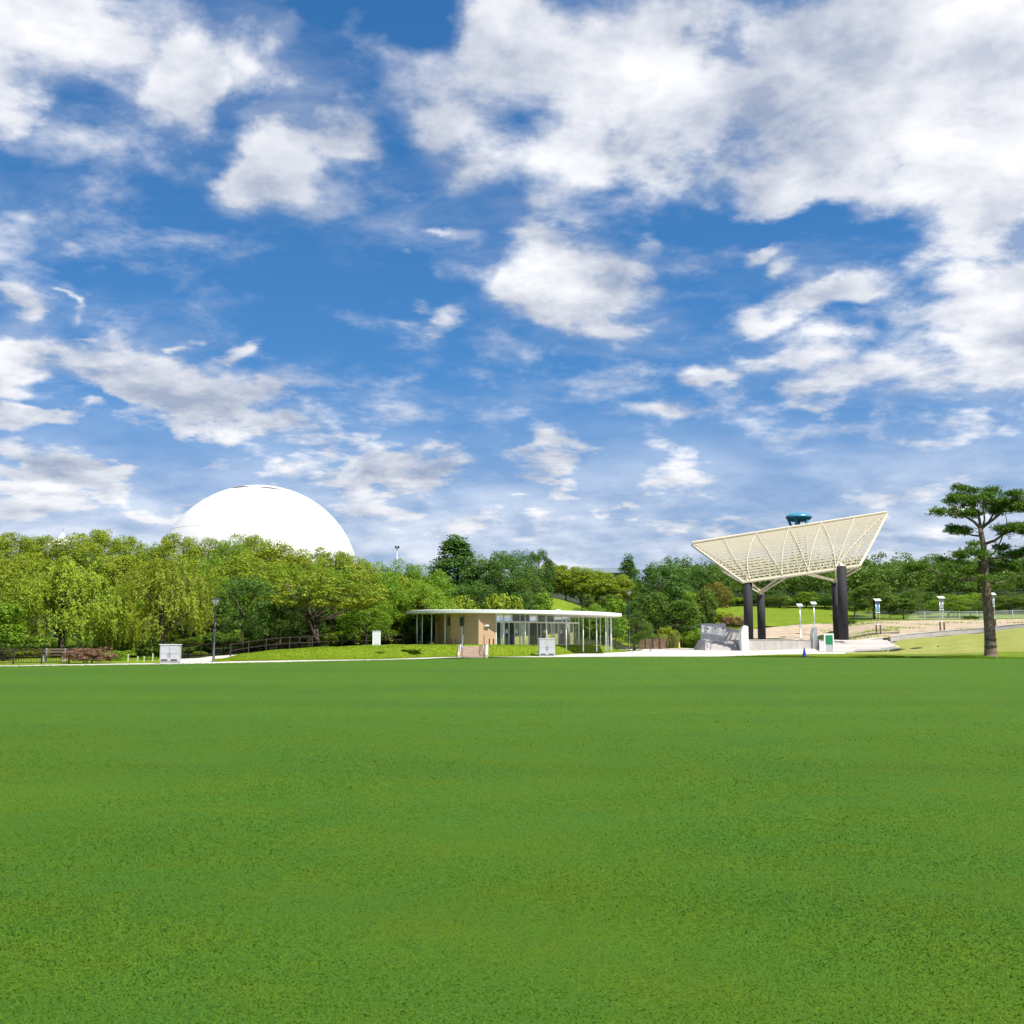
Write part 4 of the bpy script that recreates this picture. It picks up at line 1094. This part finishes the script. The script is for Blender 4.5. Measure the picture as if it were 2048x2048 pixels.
proto('shrub', 29, 'mid', 2, 1.1, .8, .75, 45, 75, (.25, .45), (.09, .18), rad=.05, inner=.3)
proto('shrub_fresh', 30, 'fresh', 2, 1.1, .85, .8, 45, 75, (.25, .45), (.09, .18), rad=.05, inner=.3)
proto('shrub_yellow', 31, 'yellowgreen', 2, 1.2, .85, .8, 50, 75, (.25, .45), (.09, .18), rad=.05, inner=.3)
proto('shrub_brown', 32, 'brown', 2, 1.3, .75, .85, 60, 70, (.22, .42), (.07, .15), rad=.05, inner=.4, stems=3, lean=.3)
proto('young', 33, 'fresh', 5, 1.2, 2.0, 2.7, 60, 75, (.3, .55), (.11, .22), 'oval', rad=.07)
proto('young_dark', 34, 'mid', 5, 1.3, 2.1, 2.7, 60, 80, (.3, .55), (.11, .22), 'oval', rad=.07)
proto('cedar', 35, 'blue', 9, 1.9, 4.2, 4.8, 110, 75, (.35, .7), (.12, .24), 'cone', rad=.14)
# willows: long drooping sprays hanging from a domed crown
def willow(name, seed, matk):
    r = np.random.default_rng(seed); c = crown_points(seed, 105, 3.0, 3.2, 4.1, 'round', .5)
    Q, T = [], []
    for p in c:
        ns = r.integers(5, 9); tone0 = r.uniform(0, 1)
        for _ in range(ns):
            s = p + r.normal(size=3) * .38; L_ = r.uniform(.7, 1.9); sway = r.normal(size=2) * .22 + p[:2] * .07
            m_ = int(L_ * 22); t = np.linspace(0, 1, m_)
            x = np.stack([s[0] + sway[0] * t ** .6, s[1] + sway[1] * t ** .6, s[2] + .25 * np.sin(t * 2.4) - L_ * t ** 1.3], 1)
            x[:, 2] = np.maximum(x[:, 2], .5) + r.normal(size=m_) * .03
            x += r.normal(size=(m_, 3)) * .06
            out = unit(np.array([p[0], p[1], 1.2]))
            n = unit(out[None] + r.normal(size=(m_, 3)) * .5)
            hang = unit(np.array([0, 0, -1.0]) + r.normal(size=(m_, 3)) * .45)
            Q.append(leaves_at(x, n, r.uniform(.15, .27, m_), .27, r, hang)); T.append(.55 * tone0 + .45 * r.uniform(0, 1, m_))
    q = np.concatenate(Q); t = np.concatenate(T)
    PROTO[name] = (trunk_mesh(seed + 2, 5.2, .22, c, .3, None, 1, .3, 14), quads_mesh('crown', q, t, LM[matk]), q[..., 2].max(), 2 * np.percentile(np.abs(q[..., 0]), 98.5))
willow('willow', 41, 'olive'); willow('willow_b', 42, 'yellowgreen')
# reeds
def reeds(name, seed, matk, n=420):
    r = np.random.default_rng(seed); b = np.stack([r.normal(size=n) * .5, r.normal(size=n) * .4, np.zeros(n)], 1)
    h = r.uniform(.8, 1.7, n); lean = r.normal(size=(n, 2)) * .35
    tip = b + np.stack([lean[:, 0], lean[:, 1], h], 1); mid = (b * .45 + tip * .55) + np.stack([-lean[:, 0] * .15, -lean[:, 1] * .15, h * .08], 1)
    w = np.stack([r.normal(size=n), r.normal(size=n), np.zeros(n)], 1); w = unit(w) * .03
    q = np.stack([b - w, mid + w * 1.4, tip, mid - w * 1.4], 1)
    PROTO[name] = (None, quads_mesh('blades', q, r.uniform(0, 1, n), LM[matk]), q[..., 2].max(), 2 * np.percentile(np.abs(q[..., 0]), 98))
reeds('reed', 51, 'reed'); reeds('weed', 52, 'fresh')

ORD = ['first', 'second', 'third', 'fourth', 'fifth', 'sixth', 'seventh', 'eighth', 'ninth', 'tenth', 'eleventh', 'twelfth', 'thirteenth', 'fourteenth', 'fifteenth', 'sixteenth',
       'seventeenth', 'eighteenth', 'nineteenth', 'twentieth', 'twenty-first', 'twenty-second', 'twenty-third', 'twenty-fourth', 'twenty-fifth', 'twenty-sixth', 'twenty-seventh', 'twenty-eighth']
prng = random.Random(5)
def plant(pk, u, vt, wpx, Y, label, name='broadleaf_tree', cat='tree', group=None, rz=None, sink=.05, zb=None):
    tm, cm, ph, pwid = PROTO[pk]
    x = XU(u, Y); z = (GZ(x, Y) if zb is None else zb) - sink
    h = ZV(vt, Y) - z; w = wpx / FPX * Y
    r = empty(name, (x, Y, z), label, cat, group, rz if rz is not None else prng.uniform(0, 6.28))
    r.scale = (w / pwid, w / pwid, h / ph)
    if tm is not None: link('trunk', tm, r)
    link('crown' if tm is not None else 'blades', cm, r)
    return r
# upper row of the wooded bank (skyline), mid row below it
sky_row = [(-215, 1075), (-150, 1070), (-90, 1066), (-40, 1072), (15, 1066), (68, 1070), (110, 1078), (152, 1066), (196, 1059), (243, 1073), (292, 1092), (345, 1068), (398, 1073), (450, 1069), (494, 1070), (536, 1080),
           (578, 1090), (618, 1096), (655, 1106), (692, 1101), (728, 1121), (768, 1124), (812, 1119), (852, 1132)]
for i, (u, v) in enumerate(sky_row):
    plant('wood%d' % prng.choice([0, 1, 2, 4, 3]), u, v - 3, prng.uniform(92, 125), 121 + prng.uniform(-4, 4), 'tree along the top of the wooded bank, %s crown from the left' % ORD[i], group='skyline trees of the wooded bank')
mid_row = [(-180, 1105), (-95, 1112), (-20, 1100), (48, 1104), (112, 1112), (178, 1103), (236, 1108), (292, 1112), (350, 1110), (412, 1112), (470, 1106), (522, 1118), (572, 1124), (622, 1128), (668, 1136), (716, 1142), (762, 1148), (806, 1152), (848, 1160)]
for i, (u, v) in enumerate(mid_row):
    plant(prng.choice(['wood0', 'wood1', 'wood2', 'wood4', 'fresh_round', 'mid_round', 'wood3']), u, v - 2, prng.uniform(95, 130), 105 + prng.uniform(-4, 4), 'tree halfway up the wooded bank, %s from the left' % ORD[i], group='mid-row trees of the wooded bank')
low_row = [(-170, 1150), (-70, 1160), (240, 1165), (430, 1150), (545, 1160), (600, 1170), (700, 1175), (755, 1190), (830, 1195)]
for i, (u, v) in enumerate(low_row):
    plant(prng.choice(['mid_round', 'fresh_round', 'dark_round', 'wood2']), u, v, prng.uniform(90, 120), (97 if u < 690 else 112) + prng.uniform(-3, 3), 'tree low on the wooded bank behind the front trees, %s from the left' % ORD[i], group='low-row trees of the wooded bank')
# front trees on the left
plant('willow_b', 128, 1112, 255, 80, 'large pale yellow-green willow behind the picket railing', 'willow_tree')
plant('willow', 322, 1102, 215, 84, 'large olive green willow behind the left utility cabinet', 'willow_tree')
plant('willow', -70, 1125, 200, 76, 'olive willow cut by the left edge of the picture', 'willow_tree')
plant('young', 12, 1205, 75, 72, 'small fresh green tree at the left edge before the willow', 'young_tree')
plant('willow_b', 232, 1195, 90, 82, 'small drooping tree between the two big willows', 'willow_tree')
plant('dark_round', 487, 1150, 125, 90, 'dark green tree behind the left lamp post')
plant('mid_round', 560, 1172, 95, 93, 'mid green tree between the dark tree and the spreading tree')
plant('spread', 640, 1138, 205, 92, 'wide spreading tree on several slender stems behind the mound fence')
plant('fresh_round', 733, 1172, 105, 99, 'fresh green tree behind the slim white electrical box')
plant('willow_b', 802, 1160, 100, 108, 'pale drooping tree left of the pavilion roof', 'willow_tree')
plant('dark_round', 826, 1212, 90, 112, 'low dark tree behind the left pavilion columns')
plant('mid_round', 872, 1190, 80, 116, 'mid green tree peeping over the left half of the pavilion roof')
# behind the pavilion
plant('dark_cone', 912, 1068, 128, 138, 'tall dark conical evergreen rising behind the pavilion', 'evergreen_tree')
plant('dark_round', 975, 1108, 120, 134, 'big dark green tree right of the conical evergreen')
plant('blue_round', 1022, 1097, 110, 140, 'bluish green tree over the middle of the pavilion')
plant('mid_round', 1060, 1130, 80, 132, 'mid green tree right of the bluish tree')
plant('dark_round', 1077, 1095, 66, 160, 'dark flat-topped tree above the right end of the dark tree group')
plant('shrub_yellow', 1000, 1184, 95, 121, 'bright yellow-green bush just above the pavilion roof', 'bush', 'bush')
plant('shrub_yellow', 925, 1188, 80, 121, 'yellow-green bush above the brick part of the pavilion', 'bush', 'bush')
plant('young', 1088, 1182, 44, 124, 'bright young tree above the middle of the glass front', 'young_tree')
plant('dark_round', 945, 1165, 110, 126, 'dark tree in the shade behind the brick walls')
plant('dark_round', 1045, 1180, 90, 127, 'dark lower tree behind the bright young tree')
# slope trees
for i, (u, v, w) in enumerate(((1100, 1126, 62), (1132, 1128, 60), (1163, 1133, 60), (1194, 1139, 62), (1224, 1143, 58), (1246, 1150, 50))):
    plant(prng.choice(['wood0', 'wood1', 'wood4']), u, v, w * 1.25, 190 + prng.uniform(-3, 3), 'tree in the hedge-like row above the bright slope, %s from the left' % ORD[i], group='row of trees above the bright slope')
plant('cedar', 1259, 1106, 52, 205, 'dark bluish cedar standing above the slope trees', 'cedar_tree')
plant('dark_round', 1326, 1122, 120, 176, 'very dark broad tree between the pavilion and the stage')
plant('mid_round', 1330, 1110, 84, 190, 'bright topped tree just behind the broad dark tree')
plant('dark_round', 1385, 1130, 80, 205, 'dark tree left of the canopy against the far wood')
plant('mid_round', 1432, 1128, 80, 208, 'green tree whose top meets the left canopy edge')
plant('autumn_round', 1430, 1163, 74, 180, 'olive brown tinged tree left of the stage column')
plant('young_dark', 1312, 1183, 50, 160, 'slim young tree in front of the broad dark tree', 'young_tree')
plant('young_dark', 1364, 1199, 74, 157, 'rounded young tree left of the grey stage wall', 'young_tree')
plant('young', 1380, 1180, 34, 160, 'narrow yellowish young tree behind the rounded one', 'young_tree')
plant('young_dark', 1412, 1176, 46, 165, 'young dark tree just left of the grey stage wall', 'young_tree')
plant('dark_round', 1395, 1190, 80, 172, 'dark low tree behind the young trees by the stage')
plant('dark_round', 1290, 1185, 80, 172, 'dark low tree behind the right pavilion lamp post')
# right of the pavilion
for pk, u, v, w, Y, lab in (('fresh_round', 1192, 1206, 66, 122, 'bright green tree behind the right pavilion columns'), ('young', 1232, 1196, 50, 124, 'bright young tree left of the right lamp post'),
                           ('mid_round', 1268, 1222, 74, 130, 'bushy green tree right of the right lamp post'), ('young', 1160, 1214, 40, 122, 'young tree over the right end of the pavilion roof'),
                           ('mid_round', 1135, 1225, 70, 121, 'green tree seen through the right pavilion columns'), ('dark_round', 1205, 1228, 66, 122, 'dark low tree seen between the right pavilion columns'),
                           ('young_dark', 1178, 1186, 30, 140, 'slim dark sapling on the slope, left one of three'), ('young_dark', 1207, 1190, 28, 140, 'slim dark sapling on the slope, middle one of three'), ('young_dark', 1222, 1186, 28, 142, 'slim dark sapling on the slope, right one of three')):
    plant(pk, u, v, w, Y, lab, 'young_tree' if 'young' in pk else 'broadleaf_tree')
for pk, u, v, w, Y, lab in (('shrub', 1300, 1258, 46, 152, 'rounded shrub behind the plank fence'), ('shrub_yellow', 1336, 1252, 44, 155, 'yellowish shrub above the right end of the plank fence'),
                           ('shrub_fresh', 1372, 1262, 54, 156, 'fresh green shrub behind the yellow marker post'), ('shrub_fresh', 1395, 1255, 40, 152, 'leafy shrub beside the green railing'),
                           ('shrub_yellow', 1440, 1222, 60, 172, 'yellow shrub left of the front stage column'), ('shrub_brown', 1470, 1230, 50, 170, 'brownish shrub behind the grey stage wall'),
                           ('shrub', 1946, 1231, 38, 172, 'dense round shrub on the slope left of the pine trunk'), ('shrub', 1700, 1238, 26, 168, 'small dark shrub right of the tall front column'),
                           ('shrub_brown', 178, 1292, 92, 67.2, 'reddish brown shrub at the end of the picket railing'), ('shrub_fresh', 236, 1300, 60, 77, 'low green shrub right of the reddish shrub'),
                           ('shrub', 300, 1285, 70, 82, 'green shrub behind the left utility cabinet'), ('shrub', 395, 1290, 60, 92, 'low shrub behind the footpath railing'),
                           ('shrub_yellow', 400, 1302, 30, 88, 'small yellow-green plant behind the footpath railing'), ('shrub_fresh', 480, 1272, 60, 94, 'leafy shrub behind the start of the rail fence'),
                           ('shrub_yellow', 545, 1278, 56, 96, 'yellow-green shrub behind the barred railing'), ('shrub_yellow', 643, 1266, 62, 98, 'bright clipped shrub under the spreading tree'),
                           ('shrub_fresh', 700, 1258, 70, 102, 'leafy shrub left of the slim white electrical box'), ('shrub', 790, 1262, 80, 110, 'dark shrub right of the slim white electrical box'),
                           ('shrub_fresh', 822, 1297, 38, 83.6, 'leafy weed bush low on the mound left of the steps'), ('shrub_fresh', 752, 1308, 30, 81.8, 'small weed clump on the mound below the white box'),
                           ('shrub_yellow', 60, 1296, 140, 78, 'long low hedge bush behind the picket railing'), ('shrub', -30, 1290, 90, 74, 'dark bush at the left edge behind the railing')):
    plant(pk, u, v, w, Y, lab, 'shrub', 'shrub')
ug = [(-48, 1288), (8, 1290), (62, 1286), (118, 1290), (168, 1284), (222, 1284), (275, 1282), (-60, 1278), (-5, 1280), (35, 1276), (85, 1280), (150, 1278), (200, 1276), (250, 1272), (290, 1276), (345, 1270), (385, 1274), (425, 1270), (462, 1268), (505, 1264), (548, 1262), (590, 1264), (662, 1262), (712, 1256), (752, 1252), (790, 1254), (838, 1250), (868, 1252)]
for i, (u, v) in enumerate(ug):
    Y = 85 + prng.uniform(-1, 1) if i < 7 else (91 if u < 300 else 98 if u < 560 else 106) + prng.uniform(-2, 2)
    plant(prng.choice(['shrub', 'shrub', 'shrub_fresh', 'shrub']), u, v - prng.uniform(0, 14), prng.uniform(70, 95), Y, 'shady undergrowth bush at the foot of the wood, %s from the left' % ORD[i], 'bush', 'bush', 'undergrowth bushes of the wooded bank')
for i, u in enumerate(range(1440, 2080, 40)):
    plant(prng.choice(['shrub', 'shrub', 'shrub_fresh']), u + prng.uniform(-8, 8), (1196 if u < 1700 else 1190) + prng.uniform(-6, 4), prng.uniform(52, 66), 214 + prng.uniform(-2, 2), 'bush at the foot of the far wood, %s from the left' % ORD[i], 'bush', 'bush', 'bushes along the far wood')
for u, v, w, Y, lab, pk in ((1322, 1266, 24, 152.5, 'beige feathery reed clump above the plank fence', 'reed'), (1345, 1262, 26, 154, 'tall pale reed clump right of the plank fence', 'reed'), (1305, 1270, 20, 152, 'left reed clump behind the plank fence', 'reed'),
                            (1386, 1268, 28, 153, 'green blade clump before the green railing', 'weed'), (1972, 1311, 46, 84.0, 'dark grass tuft round the foot of the pine', 'weed'), (2003, 1312, 40, 84.2, 'low grass tuft right of the pine foot', 'weed'), (232, 1312, 40, 73, 'green blade clump left of the marker stakes', 'weed'), (298, 1312, 46, 76, 'green blade clump behind the marker stakes', 'weed')):
    plant(pk, u, v, w, Y, lab, 'tall_grass_clump', 'grass clump')
# beyond the stage and along the right slope
for i, (pk, u, v, w, Y, lab) in enumerate((('mid_round', 1562, 1190, 76, 205, 'low green tree framed under the canopy, left one'), ('young', 1616, 1183, 50, 203, 'light green tree framed under the canopy, middle one'), ('young', 1652, 1190, 46, 204, 'light green tree framed under the canopy, right one'),
        ('dark_round', 1535, 1180, 80, 212, 'dark tree just behind the far left stage column'), ('mid_round', 1590, 1200, 60, 212, 'mid green tree between the trees under the canopy'),
        ('young_dark', 1750, 1164, 84, 175, 'leafy young tree behind the solar column with blue banner'), ('mid_round', 1712, 1180, 64, 183, 'green tree right of the tall front column'), ('young_dark', 1809, 1196, 54, 174, 'small round-headed tree right of the blue banner column'),
        ('mid_round', 1838, 1172, 80, 188, 'broad green tree between two solar columns'), ('fresh_round', 1900, 1187, 84, 178, 'light green tree behind the middle solar column'), ('mid_round', 1944, 1196, 60, 180, 'green tree left of the pine trunk'),
        ('mid_round', 1780, 1185, 70, 190, 'mid green tree behind the small round-headed tree'), ('mid_round', 2022, 1185, 90, 186, 'green tree right of the pine trunk near the mesh fence'), ('dark_round', 2090, 1180, 100, 188, 'dark tree at the right picture edge'), ('mid_round', 1990, 1200, 70, 190, 'low green tree behind the pine trunk'), ('dark_round', 1680, 1185, 70, 200, 'dark tree behind the right stage columns'))):
    plant(pk, u, v, w, Y, lab, 'broadleaf_tree')
# far wood on the hill, one mass
def mass(name, label, rows, seed, matk, cr=(.9, 1.7), size=(.35, .65), per=26, ncl=46):
    r = np.random.default_rng(seed); Q, T = [], []
    for (u0, u1, du, Y, hmin, hmax) in rows:
        for u in np.arange(u0, u1, du):
            uu = u + r.uniform(-.4, .4) * du; yy = Y + r.uniform(-5, 5); x = XU(uu, yy); z = H(x, yy)
            hh = r.uniform(hmin, hmax); rx = r.uniform(2.6, 4.2)
            c = crown_points(int(r.integers(1e6)), ncl, rx, hh * .45, hh * .55, 'round', .5) + np.array([x, yy, z])
            q, t = clump_crown(int(r.integers(1e6)), c, r.uniform(*cr, len(c)), per, size, .62, .8)
            Q.append(q); T.append(.35 * r.uniform(0, 1) + .65 * t)
    o = link(name, quads_mesh(name, np.concatenate(Q), np.concatenate(T), LM[matk]))
    return tag(o, label, 'woodland', kind='stuff')
mass('far_woodland', 'dark green wooded hillside behind the stage and dry slope', [(1390, 2420, 36, 226, 6.5, 9), (1380, 2440, 36, 244, 7, 10), (1370, 2460, 36, 264, 7.5, 10.5), (1360, 2460, 36, 284, 7, 10.5)], 61, 'mid')
mass('far_treeline', 'bluish far treeline behind the trees between dome and stage', [(690, 1320, 40, 262, 4.0, 6.8), (690, 1320, 34, 290, 5.0, 8.0)], 62, 'blue')

# ------------------------------------------------------------------ the big pine on the right
PY = 84.6
def Z7(zx, zy, dy=0.0):          # position read off the photograph
    return P(1700 + zx * .207, 940 + zy * .207, PY + dy)
pb = Z7(1362, 1818); pz = H(pb.x, PY)
pine = empty('pine_tree', (pb.x, PY, pz), 'big dark pine with layered flat branches at the right edge', 'tree')
PO = Vector((pb.x, PY, pz))
lc = lambda p: p - PO
r7 = random.Random(3)
tr_pts = [(1362, 1832, .78), (1362, 1812, .60), (1360, 1770, .48), (1355, 1640, .43), (1345, 1480, .395), (1332, 1320, .37), (1318, 1160, .345), (1308, 1000, .31), (1300, 860, .26), (1288, 720, .22), (1268, 610, .19), (1258, 555, .16)]
MB().tube([lc(Z7(a, b_)) - Vector((0, 0, .05)) for a, b_, _ in tr_pts], [q[2] for q in tr_pts], 16).build('trunk', M_pbark, pine, True)
limbs = [  # (points in the photo, depth at the tip, radius)
    ([(1258, 560), (1200, 500), (1100, 440), (1000, 425), (880, 400)], -1.0, .13), ([(1262, 560), (1250, 470), (1210, 380), (1180, 260), (1120, 190)], .8, .13), ([(1265, 560), (1380, 480), (1480, 400), (1600, 330), (1680, 280)], -.6, .14),
    ([(1268, 570), (1330, 520), (1400, 400), (1360, 250), (1350, 180)], 1.2, .11), ([(1290, 720), (1400, 680), (1500, 610), (1620, 580), (1760, 560)], -1.2, .13), ([(1275, 640), (1180, 630), (1060, 600), (950, 570)], 1.3, .09),
    ([(1300, 880), (1400, 790), (1450, 700), (1520, 520), (1500, 420)], .8, .09), ([(1300, 850), (1200, 820), (1080, 810)], -1.0, .08), ([(1300, 860), (1450, 850), (1600, 830), (1750, 790)], 1.5, .10),
    ([(1310, 1010), (1180, 1060), (1050, 1060), (920, 1020), (760, 950)], -1.6, .15), ([(1318, 1060), (1420, 1100), (1540, 1070), (1680, 1000), (1850, 930)], -1.5, .16), ([(1308, 960), (1200, 950), (1060, 940), (900, 910)], 2.0, .11),
    ([(1305, 930), (1420, 950), (1560, 950), (1720, 930)], 2.2, .12), ([(1272, 590), (1300, 480), (1290, 340), (1280, 260)], -.8, .10), ([(1310, 1000), (1330, 1040), (1350, 1060)], -2.6, .11), ([(1310, 980), (1290, 1010), (1230, 1030)], 2.8, .11)]
pads = [(1190, 235, 150, 60, .5), (1060, 172, 62, 26, .6), (1340, 185, 85, 45, 1.1), (985, 270, 85, 30, -.4), (1100, 305, 120, 50, .2), (1300, 300, 150, 65, -.9), (1500, 290, 160, 55, -.3), (1620, 245, 85, 45, -.8), (890, 402, 80, 26, -1.0), (1080, 405, 110, 38, -.7),
        (1215, 425, 100, 36, .8), (1400, 372, 140, 42, .6), (1560, 372, 140, 45, -.4), (1660, 330, 90, 55, -.6), (1080, 592, 130, 28, 1.1), (975, 570, 62, 20, 1.3), (1500, 592, 110, 40, -1.0), (1625, 560, 95, 50, -1.2), (1700, 600, 90, 36, -.8),
        (1195, 792, 90, 30, -.8), (1090, 812, 95, 32, -1.0), (1165, 728, 48, 22, -.6), (1450, 765, 70, 32, .8), (1575, 822, 110, 32, 1.2), (1665, 812, 80, 42, 1.5), (1300, 830, 50, 36, -1.2),
        (950, 892, 130, 48, 1.8), (1050, 935, 160, 48, -1.2), (740, 935, 160, 38, -1.6), (600, 952, 110, 32, -1.7), (1200, 955, 170, 48, 1.4), (1400, 935, 170, 48, 1.8), (1560, 935, 150, 48, 2.0), (1690, 920, 120, 55, -1.2),
        (1250, 1030, 130, 48, 2.4), (1150, 1120, 140, 34, -1.8), (1350, 1062, 120, 40, -2.2), (1500, 1125, 115, 36, -1.5), (1650, 1078, 110, 40, -1.6), (880, 1000, 120, 36, -1.5),
        (1800, 350, 120, 50, .0), (1780, 560, 120, 40, -1.0), (1830, 900, 140, 50, -.8), (1790, 790, 100, 36, 1.2), (1930, 930, 120, 40, -1.2), (1780, 260, 90, 40, .4)]
for pts_, dt, rad in limbs:
    n_ = len(pts_); q = [lc(Z7(a, b_, dt * (i / (n_ - 1)))) for i, (a, b_) in enumerate(pts_)]
    MB().tube(q, [rad * (1 - .75 * i / (n_ - 1)) for i in range(n_)], 7).build('limb', M_pbark, pine, True)
rr = np.random.default_rng(77); Q, T = [], []; twig = MB()
sc7 = .207 / FPX * PY
for a, b_, rx, rz, dy in pads:
    thin = .38 if b_ > 860 else .62
    c0 = np.array(lc(Z7(a, b_, dy))); R3 = np.array([rx * sc7 * 1.06, rx * sc7 * .9, rz * sc7 * 1.05])
    nt_ = int((45 + 260 * R3[0] * R3[0] * .85 + 90 * R3[2]) * thin)
    nsub = max(4, int(nt_ / 26)); sub = unit(rr.normal(size=(nsub, 3))) * rr.uniform(.25, 1, (nsub, 1)) ** .5 * R3
    for s_ in sub[:8]:
        twig.tube([c0 + np.array([0, 0, -R3[2] * .5]), c0 + s_ * .6, c0 + s_], [.03, .02, .008], 4)
    tc_ = c0 + sub[rr.integers(nsub, size=nt_)] + rr.normal(size=(nt_, 3)) * np.array([.26, .26, .11])
    K_ = 9
    base = np.repeat(tc_, K_, 0); d = unit(rr.normal(size=base.shape) * np.array([1, 1, .7]) + np.array([0, 0, .55]))
    ln = rr.uniform(.16, .30, len(base))[:, None]; w = unit(np.cross(d, rr.normal(size=d.shape))) * .028
    Q.append(np.stack([base - w, base + d * ln * .6 + w * .0 + w, base + d * ln, base + d * ln * .5 - w], 1)); T.append(.6 * np.repeat(rr.uniform(0, 1, nt_), K_) + .4 * rr.uniform(0, 1, len(base)))
link('crown', quads_mesh('crown', np.concatenate(Q), np.concatenate(T), LM['pine']), pine)
tag(twig.build('twigs', M_pbark, pine), kind='stuff')
for vb in (1640, 1705):          # straw ties round the foot of the trunk
    c0 = lc(Z7(1359, vb)); rad = float(np.interp(vb, [q[1] for q in tr_pts][::-1], [q[2] for q in tr_pts][::-1])) + .02
    MB().tube([c0 + Vector((rad * math.cos(t), rad * math.sin(t), 0)) for t in np.linspace(0, 2 * math.pi, 25)], .025, 5, False).build('trunk_tie', mat('dark_rope', (.03, .025, .02), .9), pine)

# ------------------------------------------------------------------ grass blades
def blades(name, label, x, y, z, h, w, matk, seed, lean=.6):
    r = np.random.default_rng(seed); n = len(x)
    b = np.stack([x, y, z], 1); a = r.uniform(0, 2 * math.pi, n)
    wv = np.stack([np.cos(a), np.sin(a), np.zeros(n)], 1) * (w / 2)[:, None]
    l = r.normal(size=(n, 2)) * lean
    tip = b + np.stack([l[:, 0] * h, l[:, 1] * h, h], 1)
    me = quads_mesh(name, np.stack([b - wv, b + wv, tip], 1), r.uniform(0, 1, n), matk)
    return tag(link(name, me), label, 'grass', kind='stuff')
LMG = leaf_mat('turf_blade', (.060, .150, .007), (.130, .225, .012), (.10, .19, .008), .35, .2)
r = np.random.default_rng(91)
N = 680000
yy = 4.0 + r.gamma(1.2, 5.5, N); yy = yy[yy < 38]; N = len(yy)
xx = r.uniform(-1, 1, N) * (yy * .50 + 4.0)
tall = np.clip(.75 + .35 * np.sin(xx * 1.3 + np.sin(yy * .9) * 2) * np.sin(yy * 1.1 + 1), .45, 1.2)
hh = r.uniform(.005, .012, N) * tall * (1 + yy * .025); ww = r.uniform(.003, .006, N) * (1 + yy * .07)
blades('lawn_blades', 'short mown grass blades of the near lawn', xx, yy, np.zeros(N), hh, ww, M_blade, 92, 1.4)
# rough grass on the mound and the verge
LMV = leaf_mat('rough_grass_blade', (.17, .28, .010), (.33, .43, .02), (.26, .36, .014), .45, .2)
N = 60000
u_ = r.uniform(430, 1285, N); yf_ = np.interp(u_, sorted(foot), [foot[k] for k in sorted(foot)]); y_ = yf_ + r.uniform(0, 1, N) ** 1.3 * 7; x_ = (u_ - 1024) / (FPX * 1.0068) * y_
keep = ~((x_ > sx0 - .3) & (x_ < sx1 + .3) & (y_ < 88.5)); u_, x_, y_ = u_[keep], x_[keep], y_[keep]
z_ = np.maximum(bank_z(x_, y_), hgt(x_, y_)) - .01
blades('mound_grass', 'rough bright grass growing on the mound', x_, y_, z_, r.uniform(.03, .10, len(x_)), r.uniform(.03, .07, len(x_)), LMV, 93, .7)
N = 30000
u_ = r.uniform(1470, 2250, N); y0_ = np.interp(u_, [1470, 1500, 1700, 1880, 2048, 2250], [90, 89.9, 87.2, 84.6, 84.4, 81]); y_ = y0_ + r.exponential(.9, N); x_ = (u_ - 1024) / (FPX * 1.0068) * y_
blades('verge_grass', 'unmown grass tufts along the far lawn edge', x_, y_, hgt(x_, y_) + .03, r.uniform(.04, .13, N) * (1 + .6 * np.sin(x_ * .9)), r.uniform(.03, .06, N), LMV, 94, .7)


# ragged far edge of the lawn
N = 26000
x_ = r.uniform(-60, 60, N); ye_ = np.interp(x_, [e[0] for e in EDGE], [e[1] for e in EDGE]); y_ = ye_ - r.exponential(.5, N) + .35
blades('lawn_edge_grass', 'longer grass along the far edge of the lawn', x_, y_, np.zeros(N), r.uniform(.02, .07, N), r.uniform(.02, .05, N), M_blade, 95, .9)
# weeds coming up through the sandy ground
N = 26000
u_ = r.uniform(1640, 2300, N); y_ = r.uniform(136, 171, N); x_ = (u_ - 1024) / (FPX * 1.0068) * y_
pn = np.sin(x_ * .31 + 1) * np.sin(y_ * .37) + .6 * np.sin(x_ * .83 + y_ * .5) + np.where(u_ < 1800, .5, 0)
k_ = pn > r.uniform(.5, 1.5, N); x_, y_ = x_[k_], y_[k_]; N = len(x_)
blades('sandy_weeds', 'patchy weeds growing on the sandy ground', x_, y_, hgt(x_, y_) + .02, r.uniform(.08, .30, N), r.uniform(.06, .14, N), LMV, 96, .6)
